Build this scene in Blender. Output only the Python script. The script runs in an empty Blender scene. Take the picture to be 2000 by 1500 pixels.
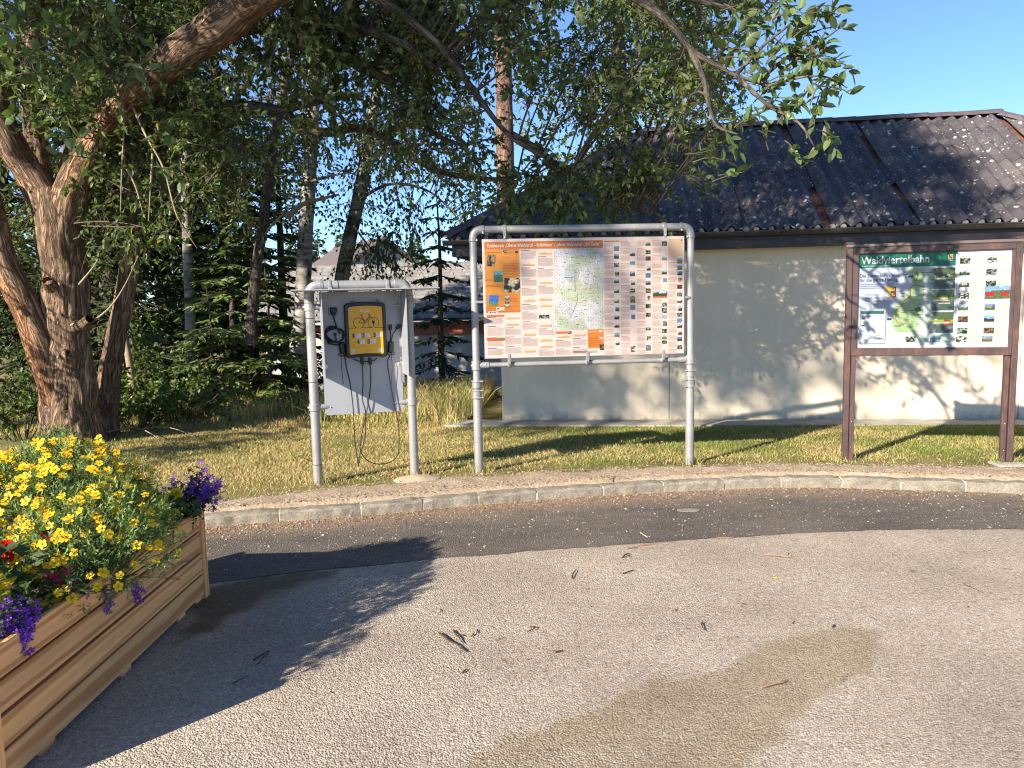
import bpy, math, random
import numpy as np
from mathutils import Vector, Matrix, noise as mnoise
R_ = math.radians
sc = bpy.context.scene
# ---------------------------------------------------------------- camera
CAM_H, PITCH, ROLL, FPX = 1.6, 6.3, -1.26, 1502.0
cam_d = bpy.data.cameras.new('camera'); cam = bpy.data.objects.new('camera', cam_d)
sc.collection.objects.link(cam); sc.camera = cam
cam_d.sensor_width = 36.0; cam_d.lens = 36.0 * FPX / 2000.0
cam_d.clip_start = 0.05; cam_d.clip_end = 2000
cam.matrix_world = Matrix.Translation((0, 0, CAM_H)) @ Matrix.Rotation(R_(90 - PITCH), 4, 'X') @ Matrix.Rotation(R_(ROLL), 4, 'Z')
# ---------------------------------------------------------------- daylight
SUN_EL, SUN_AZ = 26.5, 44.0            # light travels towards +x,+y (44 deg from +y), sun behind and left of the viewer
world = bpy.data.worlds.new('World'); sc.world = world; world.use_nodes = True
wn = world.node_tree; wn.nodes.clear()
sky = wn.nodes.new('ShaderNodeTexSky'); sky.sky_type = 'NISHITA'; sky.sun_disc = False
sky.sun_elevation = R_(SUN_EL); sky.sun_rotation = R_(180 + SUN_AZ)
sky.air_density = 0.75; sky.dust_density = 0.0; sky.ozone_density = 5.0; sky.altitude = 500
bg = wn.nodes.new('ShaderNodeBackground'); bg.inputs[1].default_value = 0.086
wo = wn.nodes.new('ShaderNodeOutputWorld')
wn.links.new(sky.outputs[0], bg.inputs[0]); wn.links.new(bg.outputs[0], wo.inputs[0])
ld = bpy.data.lights.new('sun', 'SUN'); ld.energy = 4.4; ld.angle = R_(0.53); ld.color = (1.0, 0.915, 0.79)
sun = bpy.data.objects.new('sun', ld); sc.collection.objects.link(sun)
LDIR = Vector((math.sin(R_(SUN_AZ)) * math.cos(R_(SUN_EL)), math.cos(R_(SUN_AZ)) * math.cos(R_(SUN_EL)), -math.sin(R_(SUN_EL))))
sun.rotation_euler = LDIR.to_track_quat('-Z', 'Y').to_euler(); sun.location = (-10, -10, 20)
sc.view_settings.view_transform = 'Standard'; sc.view_settings.look = 'None'
sc.view_settings.gamma = 1.0; sc.view_settings.exposure = 1.55; sc.view_settings.use_curve_mapping = False
sc.cycles.filter_width = 1.15
# ---------------------------------------------------------------- helpers
rnd = random.Random(7); rng = np.random.default_rng(11)
COL = sc.collection
def lin(r, g, b):
    f = lambda c: (c / 255 / 12.92) if c <= 10 else ((c / 255 + 0.055) / 1.055) ** 2.4
    return (f(r), f(g), f(b))
CR = np.array(cam.matrix_world.to_3x3()); CO = np.array([0, 0, CAM_H])
def at(x, y, Y):                       # the world point seen at a photo pixel, at depth Y metres
    d = CR @ np.array([(x - 1000) / FPX, -(y - 750) / FPX, -1.0]); return CO + d * (Y / d[1])
def on(x, y, z=0.1):                   # the point of the ground seen at a photo pixel
    d = CR @ np.array([(x - 1000) / FPX, -(y - 750) / FPX, -1.0]); return CO + d * ((z - CAM_H) / d[2])
def proj(P):
    q = (np.asarray(P, float) - CO) @ CR
    return 1000 + FPX * q[..., 0] / -q[..., 2], 750 - FPX * q[..., 1] / -q[..., 2], -q[..., 2]
def link(o, parent=None):
    COL.objects.link(o)
    if parent is not None: o.parent = parent
    return o
def thing(name, label, cat, loc=(0, 0, 0), rz=0.0, group=None):
    o = bpy.data.objects.new(name, None); COL.objects.link(o); o.empty_display_size = 0.1
    o.location = loc; o.rotation_euler = (0, 0, rz); o['label'] = label; o['category'] = cat
    if group: o['group'] = group
    return o
def tag(o, label, cat, group=None):
    o['label'] = label; o['category'] = cat
    if group: o['group'] = group
    return o
def structure(o): o['kind'] = 'structure'; return o
def stuff(o): o['kind'] = 'stuff'; return o
def copy(o, parent=None, loc=None, rot=None, scale=None):
    c = o.copy(); COL.objects.link(c)
    if parent is not None: c.parent = parent
    if loc is not None: c.location = loc
    if rot is not None: c.rotation_euler = rot
    if scale is not None: c.scale = scale if hasattr(scale, '__len__') else (scale,) * 3
    return c
class MB:
    def __init__(s): s.v = []; s.f = []; s.c = []
    def add(s, V, F, col=None):
        b = len(s.v); s.v += [tuple(p) for p in V]; s.f += [tuple(i + b for i in f) for f in F]; s.c += [col] * len(F); return s
    def box(s, c, d, rot=None, bevel=0.0, col=None):
        x, y, z = [q / 2 for q in d]
        if bevel > 0:
            b = min(bevel, x * .9, y * .9, z * .9); V = []; 
            for sx in (-1, 1):
                for sy in (-1, 1):
                    for sz in (-1, 1):
                        V += [(sx * x, sy * (y - b), sz * (z - b)), (sx * (x - b), sy * y, sz * (z - b)), (sx * (x - b), sy * (y - b), sz * z)]
            I = lambda a, b_, c_, k: (a * 4 + b_ * 2 + c_) * 3 + k
            F = []
            for a in (0, 1):
                q = [I(a, 0, 0, 0), I(a, 1, 0, 0), I(a, 1, 1, 0), I(a, 0, 1, 0)]; F.append(q if a else q[::-1])
                q = [I(0, a, 0, 1), I(0, a, 1, 1), I(1, a, 1, 1), I(1, a, 0, 1)]; F.append(q if a else q[::-1])
                q = [I(0, 0, a, 2), I(1, 0, a, 2), I(1, 1, a, 2), I(0, 1, a, 2)]; F.append(q if a else q[::-1])
            for a in (0, 1):
                for c_ in (0, 1):
                    F.append([I(0, a, c_, 1), I(1, a, c_, 1), I(1, a, c_, 2), I(0, a, c_, 2)])
                    F.append([I(a, 0, c_, 0), I(a, 1, c_, 0), I(a, 1, c_, 2), I(a, 0, c_, 2)])
                    F.append([I(a, c_, 0, 0), I(a, c_, 1, 0), I(a, c_, 1, 1), I(a, c_, 0, 1)])
            for a in (0, 1):
                for b_ in (0, 1):
                    for c_ in (0, 1): F.append([I(a, b_, c_, 0), I(a, b_, c_, 1), I(a, b_, c_, 2)])
        else:
            V = [(-x, -y, -z), (x, -y, -z), (x, y, -z), (-x, y, -z), (-x, -y, z), (x, -y, z), (x, y, z), (-x, y, z)]
            F = [(0, 3, 2, 1), (4, 5, 6, 7), (0, 1, 5, 4), (1, 2, 6, 5), (2, 3, 7, 6), (3, 0, 4, 7)]
        M = rot.to_3x3() if rot is not None else Matrix.Identity(3)
        return s.add([Vector(c) + M @ Vector(p) for p in V], F, col)
    def tube(s, pts, r, seg=10, cap=True, col=None):
        V, F = tube_np([(np.array(pts, float), np.full(len(pts), r) if not hasattr(r, '__len__') else np.array(r, float))], seg)
        s.add(V.tolist(), F.tolist(), col)
        if cap:
            n = len(pts); b = len(s.v) - n * seg
            s.f.append(tuple(b + i for i in range(seg))[::-1]); s.f.append(tuple(b + (n - 1) * seg + i for i in range(seg))); s.c += [col, col]
        return s
    def lathe(s, prof, c=(0, 0, 0), axis=(0, 0, 1), seg=12, col=None):
        q = Vector(axis).to_track_quat('Z', 'Y'); V = []; F = []
        for (r, h) in prof:
            for k in range(seg):
                a = 2 * math.pi * k / seg; V.append(Vector(c) + q @ Vector((r * math.cos(a), r * math.sin(a), h)))
        for i in range(len(prof) - 1):
            for k in range(seg): F.append((i * seg + k, i * seg + (k + 1) % seg, (i + 1) * seg + (k + 1) % seg, (i + 1) * seg + k))
        F.append(tuple(range(seg))[::-1]); F.append(tuple((len(prof) - 1) * seg + k for k in range(seg)))
        return s.add(V, F, col)
    def build(s, name, mat, parent=None, smooth=False, color=False):
        me = bpy.data.meshes.new(name); me.from_pydata(s.v, [], s.f); me.update()
        if smooth:
            me.polygons.foreach_set('use_smooth', [True] * len(me.polygons))
            if smooth != 2: me.set_sharp_from_angle(angle=R_(38))
        if color:
            a = me.attributes.new('col', 'FLOAT_COLOR', 'FACE')
            a.data.foreach_set('color', [x for c in s.c for x in ((c or (1, 1, 1)) + (1.0,))])
        if mat: me.materials.append(mat)
        return link(bpy.data.objects.new(name, me), parent)
def frames(P):
    T = np.gradient(P, axis=0); T /= np.linalg.norm(T, axis=1)[:, None] + 1e-9
    ref = np.array([0, 0, 1.0]) if abs(T[0, 2]) < 0.9 else np.array([1.0, 0, 0])
    U = np.zeros_like(P); u = ref - T[0] * (ref @ T[0])
    for i in range(len(P)):
        u = u - T[i] * (u @ T[i]); u = u / (np.linalg.norm(u) + 1e-9); U[i] = u
    return T, U, np.cross(T, U)
def tube_np(lines, seg):
    VV = []; FF = []; b = 0
    a = np.arange(seg) * 2 * math.pi / seg; ca, sa = np.cos(a), np.sin(a)
    for P, r in lines:
        T, U, W = frames(P); n = len(P)
        V = P[:, None, :] + r[:, None, None] * (U[:, None, :] * ca[None, :, None] + W[:, None, :] * sa[None, :, None])
        VV.append(V.reshape(-1, 3)); k = np.arange(seg); k2 = (k + 1) % seg
        for i in range(n - 1): FF.append(np.stack([b + i * seg + k, b + i * seg + k2, b + (i + 1) * seg + k2, b + (i + 1) * seg + k], 1))
        b += n * seg
    return np.concatenate(VV), np.concatenate(FF)
def smooth_line(P, n=8):
    P = np.array(P, float); k = len(P); out = []
    Q = np.vstack([2 * P[0] - P[1], P, 2 * P[-1] - P[-2]])
    for i in range(k - 1):
        p0, p1, p2, p3 = Q[i:i + 4]
        for t in np.arange(n) / n:
            out.append(.5 * (2 * p1 + (p2 - p0) * t + (2 * p0 - 5 * p1 + 4 * p2 - p3) * t * t + (3 * p1 - p0 - 3 * p2 + p3) * t ** 3))
    out.append(P[-1]); return np.array(out)
def mesh_np(name, V, F, mat, parent=None, col=None, smooth=False, attrs=None, vcol=None):
    bk = V[:, 3:6] if V.shape[1] == 6 else None; V = V[:, :3]
    me = bpy.data.meshes.new(name); n, k = F.shape
    me.vertices.add(len(V)); me.vertices.foreach_set('co', np.ascontiguousarray(V, np.float32).ravel())
    me.loops.add(n * k); me.loops.foreach_set('vertex_index', F.astype(np.int32).ravel())
    me.polygons.add(n); me.polygons.foreach_set('loop_start', np.arange(0, n * k, k, dtype=np.int32))
    if smooth: me.polygons.foreach_set('use_smooth', np.ones(n, bool))
    me.update(calc_edges=True)
    if col is not None:
        a = me.attributes.new('col', 'FLOAT_COLOR', 'FACE'); a.data.foreach_set('color', np.hstack([col, np.ones((n, 1))]).astype(np.float32).ravel())
    if vcol is not None:
        a = me.attributes.new('col', 'FLOAT_COLOR', 'POINT'); a.data.foreach_set('color', np.hstack([vcol, np.ones((len(V), 1))]).astype(np.float32).ravel())
    if bk is not None:
        a = me.attributes.new('bk', 'FLOAT_VECTOR', 'POINT'); a.data.foreach_set('vector', np.ascontiguousarray(bk, np.float32).ravel())
    for nm, d in (attrs or {}).items():
        a = me.attributes.new(nm, 'FLOAT', 'POINT'); a.data.foreach_set('value', d.astype(np.float32))
    if mat: me.materials.append(mat)
    return link(bpy.data.objects.new(name, me), parent)
def unit(a): return a / (np.linalg.norm(a, axis=-1, keepdims=True) + 1e-9)
LEAF6 = np.array([(0, 0, 0), (.3, .46, .16), (.68, .42, .13), (1, 0, -.06), (.68, -.42, .13), (.3, -.46, .16)])
def leaf_arrays(P, D, N, L, W, simple=False):
    D = unit(D); S = unit(np.cross(N, D)); N = np.cross(D, S)
    t = np.array([(0, 0, 0), (.45, .5, .1), (1, 0, 0), (.45, -.5, .1)]) if simple else LEAF6
    V = P[:, None, :] + D[:, None, :] * (t[None, :, 0, None] * L[:, None, None]) + S[:, None, :] * (t[None, :, 1, None] * W[:, None, None]) + N[:, None, :] * (t[None, :, 2, None] * W[:, None, None])
    m = len(t); b = np.arange(len(P))[:, None] * m
    if simple: F = b + np.array([[0, 3, 2, 1]])
    else: F = np.concatenate([b + np.array([[0, 3, 2, 1]]), b + np.array([[0, 5, 4, 3]])], 0)
    return V.reshape(-1, 3), F
def leaves(name, mat, P, D, N, L, W, parent, C, simple=False):
    V, F = leaf_arrays(P, D, N, L, W, simple)
    c = C if simple else np.concatenate([C, C], 0)
    return stuff(mesh_np(name, V, F, mat, parent, col=c))
def hue(base, n, r=rng, v=.25, h=.12):
    b = np.array(base)[None, :] * (1 + r.normal(0, v, (n, 1))).clip(.35, 2.0)
    return (b * (1 + r.normal(0, h, (n, 3)))).clip(.002, .95)
# ---------------------------------------------------------------- materials
class Mat:
    def __init__(s, name):
        s.m = bpy.data.materials.new(name); s.m.use_nodes = True; s.t = s.m.node_tree; s.t.nodes.clear()
        s.out = s.n('ShaderNodeOutputMaterial'); s.b = s.n('ShaderNodeBsdfPrincipled'); s.l(s.b.outputs[0], s.out.inputs[0]); s.co = None
    def n(s, t, **k):
        x = s.t.nodes.new(t)
        for a, v in k.items(): setattr(x, a, v)
        return x
    def l(s, a, b): s.t.links.new(a, b)
    def coord(s, scale=(1, 1, 1), world=False):
        tc = s.n('ShaderNodeNewGeometry') if world else s.n('ShaderNodeTexCoord'); mp = s.n('ShaderNodeMapping'); mp.inputs[3].default_value = scale
        s.l(tc.outputs['Position' if world else 'Object'], mp.inputs[0]); return mp.outputs[0]
    def noise(s, scale, detail=4, rough=.6, vec=None, dist=0):
        x = s.n('ShaderNodeTexNoise'); x.inputs['Scale'].default_value = scale; x.inputs['Detail'].default_value = detail; x.inputs['Roughness'].default_value = rough; x.inputs['Distortion'].default_value = dist
        s.l(vec if vec is not None else s.coord(), x.inputs['Vector']); return x
    def voro(s, scale, vec=None, feature='F1', rand=1):
        x = s.n('ShaderNodeTexVoronoi', feature=feature); x.inputs['Scale'].default_value = scale; x.inputs['Randomness'].default_value = rand
        s.l(vec if vec is not None else s.coord(), x.inputs['Vector']); return x
    def ramp(s, fac, stops):
        x = s.n('ShaderNodeValToRGB'); e = x.color_ramp.elements
        while len(e) < len(stops): e.new(.5)
        for i, (p, c) in enumerate(stops): e[i].position = p; e[i].color = tuple(c) + (1,) if len(c) == 3 else c
        s.l(fac, x.inputs[0]); return x.outputs[0]
    def mix(s, fac, a, b, mode='MIX'):
        x = s.n('ShaderNodeMix', data_type='RGBA', blend_type=mode)
        for sock, v in ((x.inputs[0], fac), (x.inputs[6], a), (x.inputs[7], b)):
            if isinstance(v, (int, float)): sock.default_value = v
            elif isinstance(v, (tuple, list)): sock.default_value = tuple(v) + (1,)
            else: s.l(v, sock)
        return x.outputs[2]
    def math(s, op, a, b=0, clamp=False):
        x = s.n('ShaderNodeMath', operation=op, use_clamp=clamp)
        for i, v in enumerate((a, b)):
            if isinstance(v, (int, float)): x.inputs[i].default_value = v
            else: s.l(v, x.inputs[i])
        return x.outputs[0]
    def attr(s, name): return s.n('ShaderNodeAttribute', attribute_name=name)
    def col(s, c):
        if isinstance(c, (tuple, list)): s.b.inputs['Base Color'].default_value = tuple(c) + (1,)
        else: s.l(c, s.b.inputs['Base Color'])
        return s
    def bump(s, h, strength=.3, dist=.01):
        x = s.n('ShaderNodeBump'); x.inputs['Strength'].default_value = strength; x.inputs['Distance'].default_value = dist; s.l(h, x.inputs['Height']); s.l(x.outputs[0], s.b.inputs['Normal']); return s
    def set(s, rough=.7, metal=0, spec=.5):
        s.b.inputs['Roughness'].default_value = rough; s.b.inputs['Metallic'].default_value = metal; s.b.inputs['Specular IOR Level'].default_value = spec; return s
def simple(name, c, rough=.6, metal=0, var=.12, scale=14, spec=.5, bump=0):
    m = Mat(name); n = m.noise(scale, 5); c = np.array(c)
    m.col(m.ramp(n.outputs[0], [(.3, tuple(c * (1 - var))), (.7, tuple((c * (1 + var)).clip(0, 1)))])).set(rough, metal, spec)
    if bump: m.bump(m.noise(scale * 6).outputs[0], bump, .004)
    return m.m
def leaf_mat(name, trans=.35, rough=.45, spec=.35):
    m = Mat(name); a = m.attr('col'); m.col(a.outputs['Color']).set(rough, 0, spec)
    tr = m.n('ShaderNodeBsdfTranslucent'); m.l(m.mix(1.0, a.outputs['Color'], (1.15, 1.25, .55), 'MULTIPLY'), tr.inputs[0])
    mx = m.n('ShaderNodeMixShader'); mx.inputs[0].default_value = trans; m.l(m.b.outputs[0], mx.inputs[1]); m.l(tr.outputs[0], mx.inputs[2]); m.l(mx.outputs[0], m.out.inputs[0]); return m.m
def attr_mat(name, rough=.5, spec=.4, var=0, scale=30, fade=1.0):
    m = Mat(name); a = m.mix(1.0, m.attr('col').outputs['Color'], (fade,) * 3, 'MULTIPLY')
    if var: a = m.mix(1.0, a, m.ramp(m.noise(scale).outputs[0], [(.25, (1 - var,) * 3), (.75, (1 + var * .6,) * 3)]), 'MULTIPLY')
    m.col(a).set(rough, 0, spec); return m.m
def bark_mat(name, dark, light, scale=9, stretch=.18, strength=1.0, patch=None, dist=.02):
    m = Mat(name); mp = m.n('ShaderNodeMapping'); mp.inputs[3].default_value = (1, 1, stretch); m.l(m.attr('bk').outputs['Vector'], mp.inputs[0]); v = mp.outputs[0]
    n1 = m.noise(scale, 6, .62, v, 1.2); n2 = m.noise(scale * 3.2, 5, .7, v, .6); n3 = m.noise(scale * .35, 3, .6, v)
    rg = m.math('ABSOLUTE', m.math('SUBTRACT', n1.outputs[0], .5)); h = m.math('ADD', m.math('MULTIPLY', m.math('MINIMUM', rg, .12), 5.0), m.math('MULTIPLY', n2.outputs[0], .45))
    c = m.ramp(h, [(.18, dark), (.42, tuple((a * .45 + b * .55) for a, b in zip(dark, light))), (.85, light)])
    c = m.mix(1.0, c, m.ramp(n3.outputs[0], [(.3, (.7,) * 3), (.7, (1.2,) * 3)]), 'MULTIPLY')
    if patch: c = m.mix(m.ramp(m.noise(2.2, 4, .6, v).outputs[0], [(.52, (0, 0, 0)), (.64, (1, 1, 1))]), c, m.mix(1.0, c, patch, 'MULTIPLY'))
    m.col(c).set(.9, 0, .15).bump(h, strength, dist); return m.m
def shift(V, o): V = V.copy(); V[:, :3] -= o; return V
# ---------------------------------------------------------------- ground, road, kerb
KERB = [(-40, -9), (-20, 0), (-8, 3.75), (-4, 4.98), (-2.2, 5.443), (-1.21, 5.63), (-.4, 5.845), (.58, 6.05), (1.62, 6.18), (2.42, 6.195), (3.37, 6.0), (3.97, 5.85), (5.5, 5.35), (8, 4.2), (14, 0), (30, -14), (40, -26)]
_kx = np.array([k[0] for k in KERB], float); _sl = smooth_line([(a, b, 0) for a, b in KERB], 12)
def ykerb(x): return np.interp(x, _sl[:, 0], _sl[:, 1])
_bx = [-8, -4, -1.76, -1.37, -.96, -.5, 0, .64, 1.33, 2.04, 2.56, 3.39, 6]; _by = [2.6, 3.75, 4.304, 4.447, 4.536, 4.646, 4.73, 4.837, 4.928, 5.011, 5.029, 4.98, 4.3]
def ystrip(x): return np.interp(x, _bx, _by)
_gx = [-40, -8, -3.2, -2.235, -1.495, -.45, .87, 2.21, 3.03, 4.24, 6, 40]; _gy = [-8.7, 4.0, 5.4, 5.7, 6.02, 6.36, 6.52, 6.55, 6.42, 6.26, 5.7, -25]
def ygrass(x): return np.interp(x, _gx, _gy)
def fnoise(x, y, s, seed=0.0): return np.array([mnoise.noise((a * s, b * s, seed)) for a, b in zip(np.ravel(x), np.ravel(y))]).reshape(np.shape(x))
def lawn_z(x, y):
    z = .1 - .12 * np.clip((y - 6.6) / 2.8, 0, 1) - 1.38 * np.clip((y - 12.5) / 7.0, 0, 1) ** 1.5
    z = z + .05 * np.exp(-((x + 5) ** 2 + (y - 9) ** 2) / 2.5)
    return z
def grid(nx, ny): 
    i = np.arange(nx - 1)[:, None] * ny + np.arange(ny - 1)[None, :]
    i = i.ravel(); return np.stack([i, i + ny, i + ny + 1, i + 1], 1)
# materials
def road_mat():
    m = Mat('chipseal'); w = m.coord(world=True)
    v = m.voro(125, w); v2 = m.voro(210, w); n = m.noise(1.3, 5, .6, w); nf = m.noise(38, 4, .7, w)
    chips = m.ramp(v.outputs['Color'], [(0, (.26, .222, .185)), (.4, (.40, .348, .292)), (.75, (.46, .40, .335)), (1, (.66, .58, .49))])
    chips = m.mix(m.ramp(v.outputs['Distance'], [(.4, (0, 0, 0)), (.8, (.5, .5, .5))]), chips, (.19, .165, .14))
    c = m.mix(1.0, chips, m.ramp(n.outputs[0], [(.3, (.80, .78, .76)), (.7, (1.16, 1.15, 1.13))]), 'MULTIPLY')
    c = m.mix(1.0, c, m.ramp(nf.outputs[0], [(.3, (.74,) * 3), (.68, (1.18,) * 3)]), 'MULTIPLY')
    s0 = m.attr('stain').outputs['Fac']; gr = m.math('SUBTRACT', m.math('ADD', m.math('MULTIPLY', nf.outputs[0], .9), m.math('MULTIPLY', m.noise(7, 4, .7, w).outputs[0], .7)), .8)
    st = m.math('ADD', s0, m.math('MULTIPLY', gr, m.math('MINIMUM', m.math('MULTIPLY', s0, 2.2), 1.1)), False)
    st = m.math('MAXIMUM', st, 0.0)
    c = m.mix(m.math('MINIMUM', st, 1.0), c, m.mix(1.0, c, (.79, .74, .64), 'MULTIPLY')); c = m.mix(m.math('MULTIPLY', m.math('SUBTRACT', st, 1.0, True), .85), c, m.mix(1.0, c, (.42, .36, .29), 'MULTIPLY'))
    pv = m.voro(17, w); pw = m.mix(1.0, m.ramp(pv.outputs['Distance'], [(.10, (1,) * 3), (.17, (0,) * 3)]), m.ramp(pv.outputs['Color'], [(.62, (0,) * 3), (.66, (1,) * 3)]), 'MULTIPLY')
    dk = m.math('MAXIMUM', m.ramp(m.noise(9, 3, .5, w).outputs[0], [(.68, (0, 0, 0)), (.76, (1, 1, 1))]), pw)
    m.col(m.mix(1.0, m.mix(m.math('MULTIPLY', dk, .6), c, (.10, .085, .07)), (1, .957, .90), 'MULTIPLY'))
    h = m.math('ADD', m.math('MULTIPLY', v.outputs['Distance'], -1.0), m.math('ADD', m.math('MULTIPLY', nf.outputs[0], .9), m.math('MULTIPLY', v2.outputs['Distance'], -.4)))
    m.set(.85, 0, .25).bump(h, .85, .006); return m.m
def strip_mat():
    m = Mat('new_asphalt'); w = m.coord(world=True)
    v = m.voro(130, w); n = m.noise(2.2, 5, .65, m.coord((.6, 1.3, 1), True)); nf = m.noise(60, 4, .7, w)
    c = m.ramp(v.outputs['Color'], [(0, (.04, .036, .034)), (.6, (.078, .071, .066)), (.93, (.15, .135, .12)), (1, (.42, .38, .33))])
    dust = m.math('MULTIPLY', m.ramp(n.outputs[0], [(.30, (0, 0, 0)), (.68, (1, 1, 1))]), m.ramp(nf.outputs[0], [(.36, (.25,) * 3), (.6, (1,) * 3)]))
    edge = m.attr('dirt').outputs['Fac']
    c = m.mix(m.math('MULTIPLY', dust, .62), c, (.25, .205, .165))
    c = m.mix(m.math('MULTIPLY', edge, m.ramp(m.noise(14, 5, .7, w).outputs[0], [(.3, (.2,) * 3), (.62, (1,) * 3)])), c, (.36, .25, .165))
    m.col(m.mix(1.0, c, (1, .957, .90), 'MULTIPLY')); m.set(.8, 0, .3).bump(m.math('ADD', m.math('MULTIPLY', v.outputs['Distance'], -.9), nf.outputs[0]), 1.0, .007); return m.m
def dirt_mat():
    m = Mat('dry_dirt'); w = m.coord(world=True)
    n = m.noise(3.5, 6, .7, w); nf = m.noise(45, 5, .75, w); v = m.voro(60, w)
    c = m.ramp(n.outputs[0], [(.3, (.34, .265, .19)), (.7, (.50, .40, .295))])
    c = m.mix(1.0, c, m.ramp(nf.outputs[0], [(.28, (.55,) * 3), (.7, (1.25,) * 3)]), 'MULTIPLY')
    c = m.mix(m.ramp(v.outputs['Color'], [(.85, (0, 0, 0)), (.95, (1, 1, 1))]), c, (.5, .43, .34))
    m.col(m.mix(1.0, c, (1, .957, .90), 'MULTIPLY')).set(.95, 0, .1).bump(m.math('ADD', nf.outputs[0], m.math('MULTIPLY', n.outputs[0], 1.5)), 1.0, .02); return m.m
def soil_grass_mat():
    m = Mat('lawn_ground'); w = m.coord(world=True)
    n = m.noise(1.1, 6, .7, w); nf = m.noise(40, 4, .7, w)
    c = m.ramp(n.outputs[0], [(.3, (.10, .105, .03)), (.5, (.19, .165, .06)), (.72, (.31, .24, .12))])
    c = m.mix(1.0, c, m.ramp(nf.outputs[0], [(.25, (.5,) * 3), (.7, (1.3,) * 3)]), 'MULTIPLY')
    m.col(c).set(.95, 0, .1).bump(nf.outputs[0], .8, .02); return m.m
MROAD, MSTRIP, MDIRT, MLAWN = road_mat(), strip_mat(), dirt_mat(), soil_grass_mat()
MFAR = simple('far_ground', (.12, .13, .05), .95, 0, .3, .2)
# far ground
mesh = MB(); mesh.add([(-700, -700, -1.5), (700, -700, -1.5), (700, 900, -1.5), (-700, 900, -1.5)], [(0, 1, 2, 3)])
structure(mesh.build('ground', MFAR))
# road
STAIN = np.array([on(*p, 0)[:2] for p in [(1722, 1236), (1715, 1275), (1690, 1312), (1620, 1342), (1540, 1425), (1430, 1510), (1200, 1600), (850, 1560), (900, 1496), (1000, 1440), (1085, 1412), (1180, 1388), (1232, 1352), (1265, 1328), (1400, 1318), (1440, 1290), (1478, 1262), (1540, 1246), (1600, 1234), (1660, 1222)]])
def poly_sd(X, Y, P):
    d = np.full(X.shape, 1e9); ins = np.zeros(X.shape, bool)
    for i in range(len(P)):
        a = P[i]; b = P[(i + 1) % len(P)]; e = b - a
        t = np.clip(((X - a[0]) * e[0] + (Y - a[1]) * e[1]) / (e @ e), 0, 1)
        d = np.minimum(d, np.hypot(X - a[0] - t * e[0], Y - a[1] - t * e[1]))
        c = ((a[1] > Y) != (b[1] > Y)) & (X < (b[0] - a[0]) * (Y - a[1]) / (b[1] - a[1] + 1e-12) + a[0]); ins ^= c
    return np.where(ins, -d, d)
xs = np.concatenate([[-40, -20, -10], np.arange(-5, 6.01, .03), [8, 14, 30, 40]]); tt = np.concatenate([[-45, -20, -6], np.linspace(-3.8, 0, 128)])
X = np.repeat(xs[:, None], len(tt), 1); Y = ykerb(X) + tt[None, :] + .03; Z = np.zeros_like(X); Z[0] = Z[-1] = -1.6; Z[:, 0] = -1.6
Z -= 0.0
sd = poly_sd(X, Y, STAIN); nz = np.zeros_like(X); mk = np.abs(sd) < .35
nz[mk] = fnoise(X[mk], Y[mk], 9.0) * .035 + fnoise(X[mk], Y[mk], 28.0, 3.) * .02
sx, sy = X[mk], Y[mk]
st = np.clip(.5 - (sd + nz) / .03, 0, 1) * .92
st *= np.clip(.74 + .5 * np.clip(-(sd) / -.25 + 1, 0, 1), 0, 1)
DAMP = np.array([on(*p, 0)[:2] for p in [(380, 1165), (430, 1140), (520, 1124), (600, 1114), (655, 1116), (640, 1132), (560, 1150), (500, 1178), (440, 1215), (390, 1240), (350, 1260)]])
sd2 = poly_sd(X, Y, DAMP); nz2 = np.zeros_like(X); mk2 = np.abs(sd2) < .3; nz2[mk2] = fnoise(X[mk2], Y[mk2], 8.0) * .08 + fnoise(X[mk2], Y[mk2], 25.0, 3.) * .04
st = np.maximum(st, np.clip(.5 - (sd2 + nz2) / .10, 0, 1) * 1.9)
structure(mesh_np('road', np.stack([X, Y, Z], -1).reshape(-1, 3), grid(len(xs), len(tt)), MROAD, attrs={'stain': st.ravel()}))
# dark strip of newer asphalt along the kerb
xs = np.concatenate([np.arange(-8, -2.6, .2), np.arange(-2.6, 5.0, .03)]); k = np.linspace(0, 1, 40)
jit = fnoise(xs, xs * 0, 3.0) * .02 + fnoise(xs, xs * 0, 9.0) * .014 + fnoise(xs, xs * 0 + 5, 40.0) * .008
y0 = ystrip(xs) + jit; y1 = ykerb(xs) + .02
X = np.repeat(xs[:, None], 40, 1); Y = y0[:, None] + (y1 - y0)[:, None] * k[None, :]
dirt = np.clip(1 - (y1[:, None] - Y) / .5, 0, 1) ** 1.2 * np.clip(1.15 - np.clip((X - .2) / 4.0, 0, 1) * .55, 0, 1)
structure(mesh_np('asphalt_strip', np.stack([X, Y, np.full_like(X, .004)], -1).reshape(-1, 3), grid(len(xs), 40), MSTRIP, attrs={'dirt': dirt.ravel()}))
# lawn (grid behind the kerb) and verge of bare dirt
xs = np.concatenate([np.linspace(-45, -9, 14), np.linspace(-8.5, 8.5, 120), np.linspace(9, 45, 14)]); ts = np.concatenate([np.linspace(.118, 1.0, 24), np.linspace(1.05, 9, 54), np.linspace(9.6, 60, 20)])
X = np.repeat(xs[:, None], len(ts), 1); Y = ykerb(X) + ts[None, :]
Z = lawn_z(X, Y) + fnoise(X, Y, 1.4) * .02 * np.clip((Y - ygrass(X)) / 1.0, 0, 1); Z -= .05 * (1 - np.clip((Y - (ygrass(X) - .12)) / .16, 0, 1)); Z[0] = Z[-1] = -1.7; Z[:, -1] = -1.7
structure(mesh_np('lawn', np.stack([X, Y, Z], -1).reshape(-1, 3), grid(len(xs), len(ts)), MLAWN, smooth=True))
xs = np.arange(-5.5, 6.2, .045); k = np.linspace(0, 1, 22)
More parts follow.
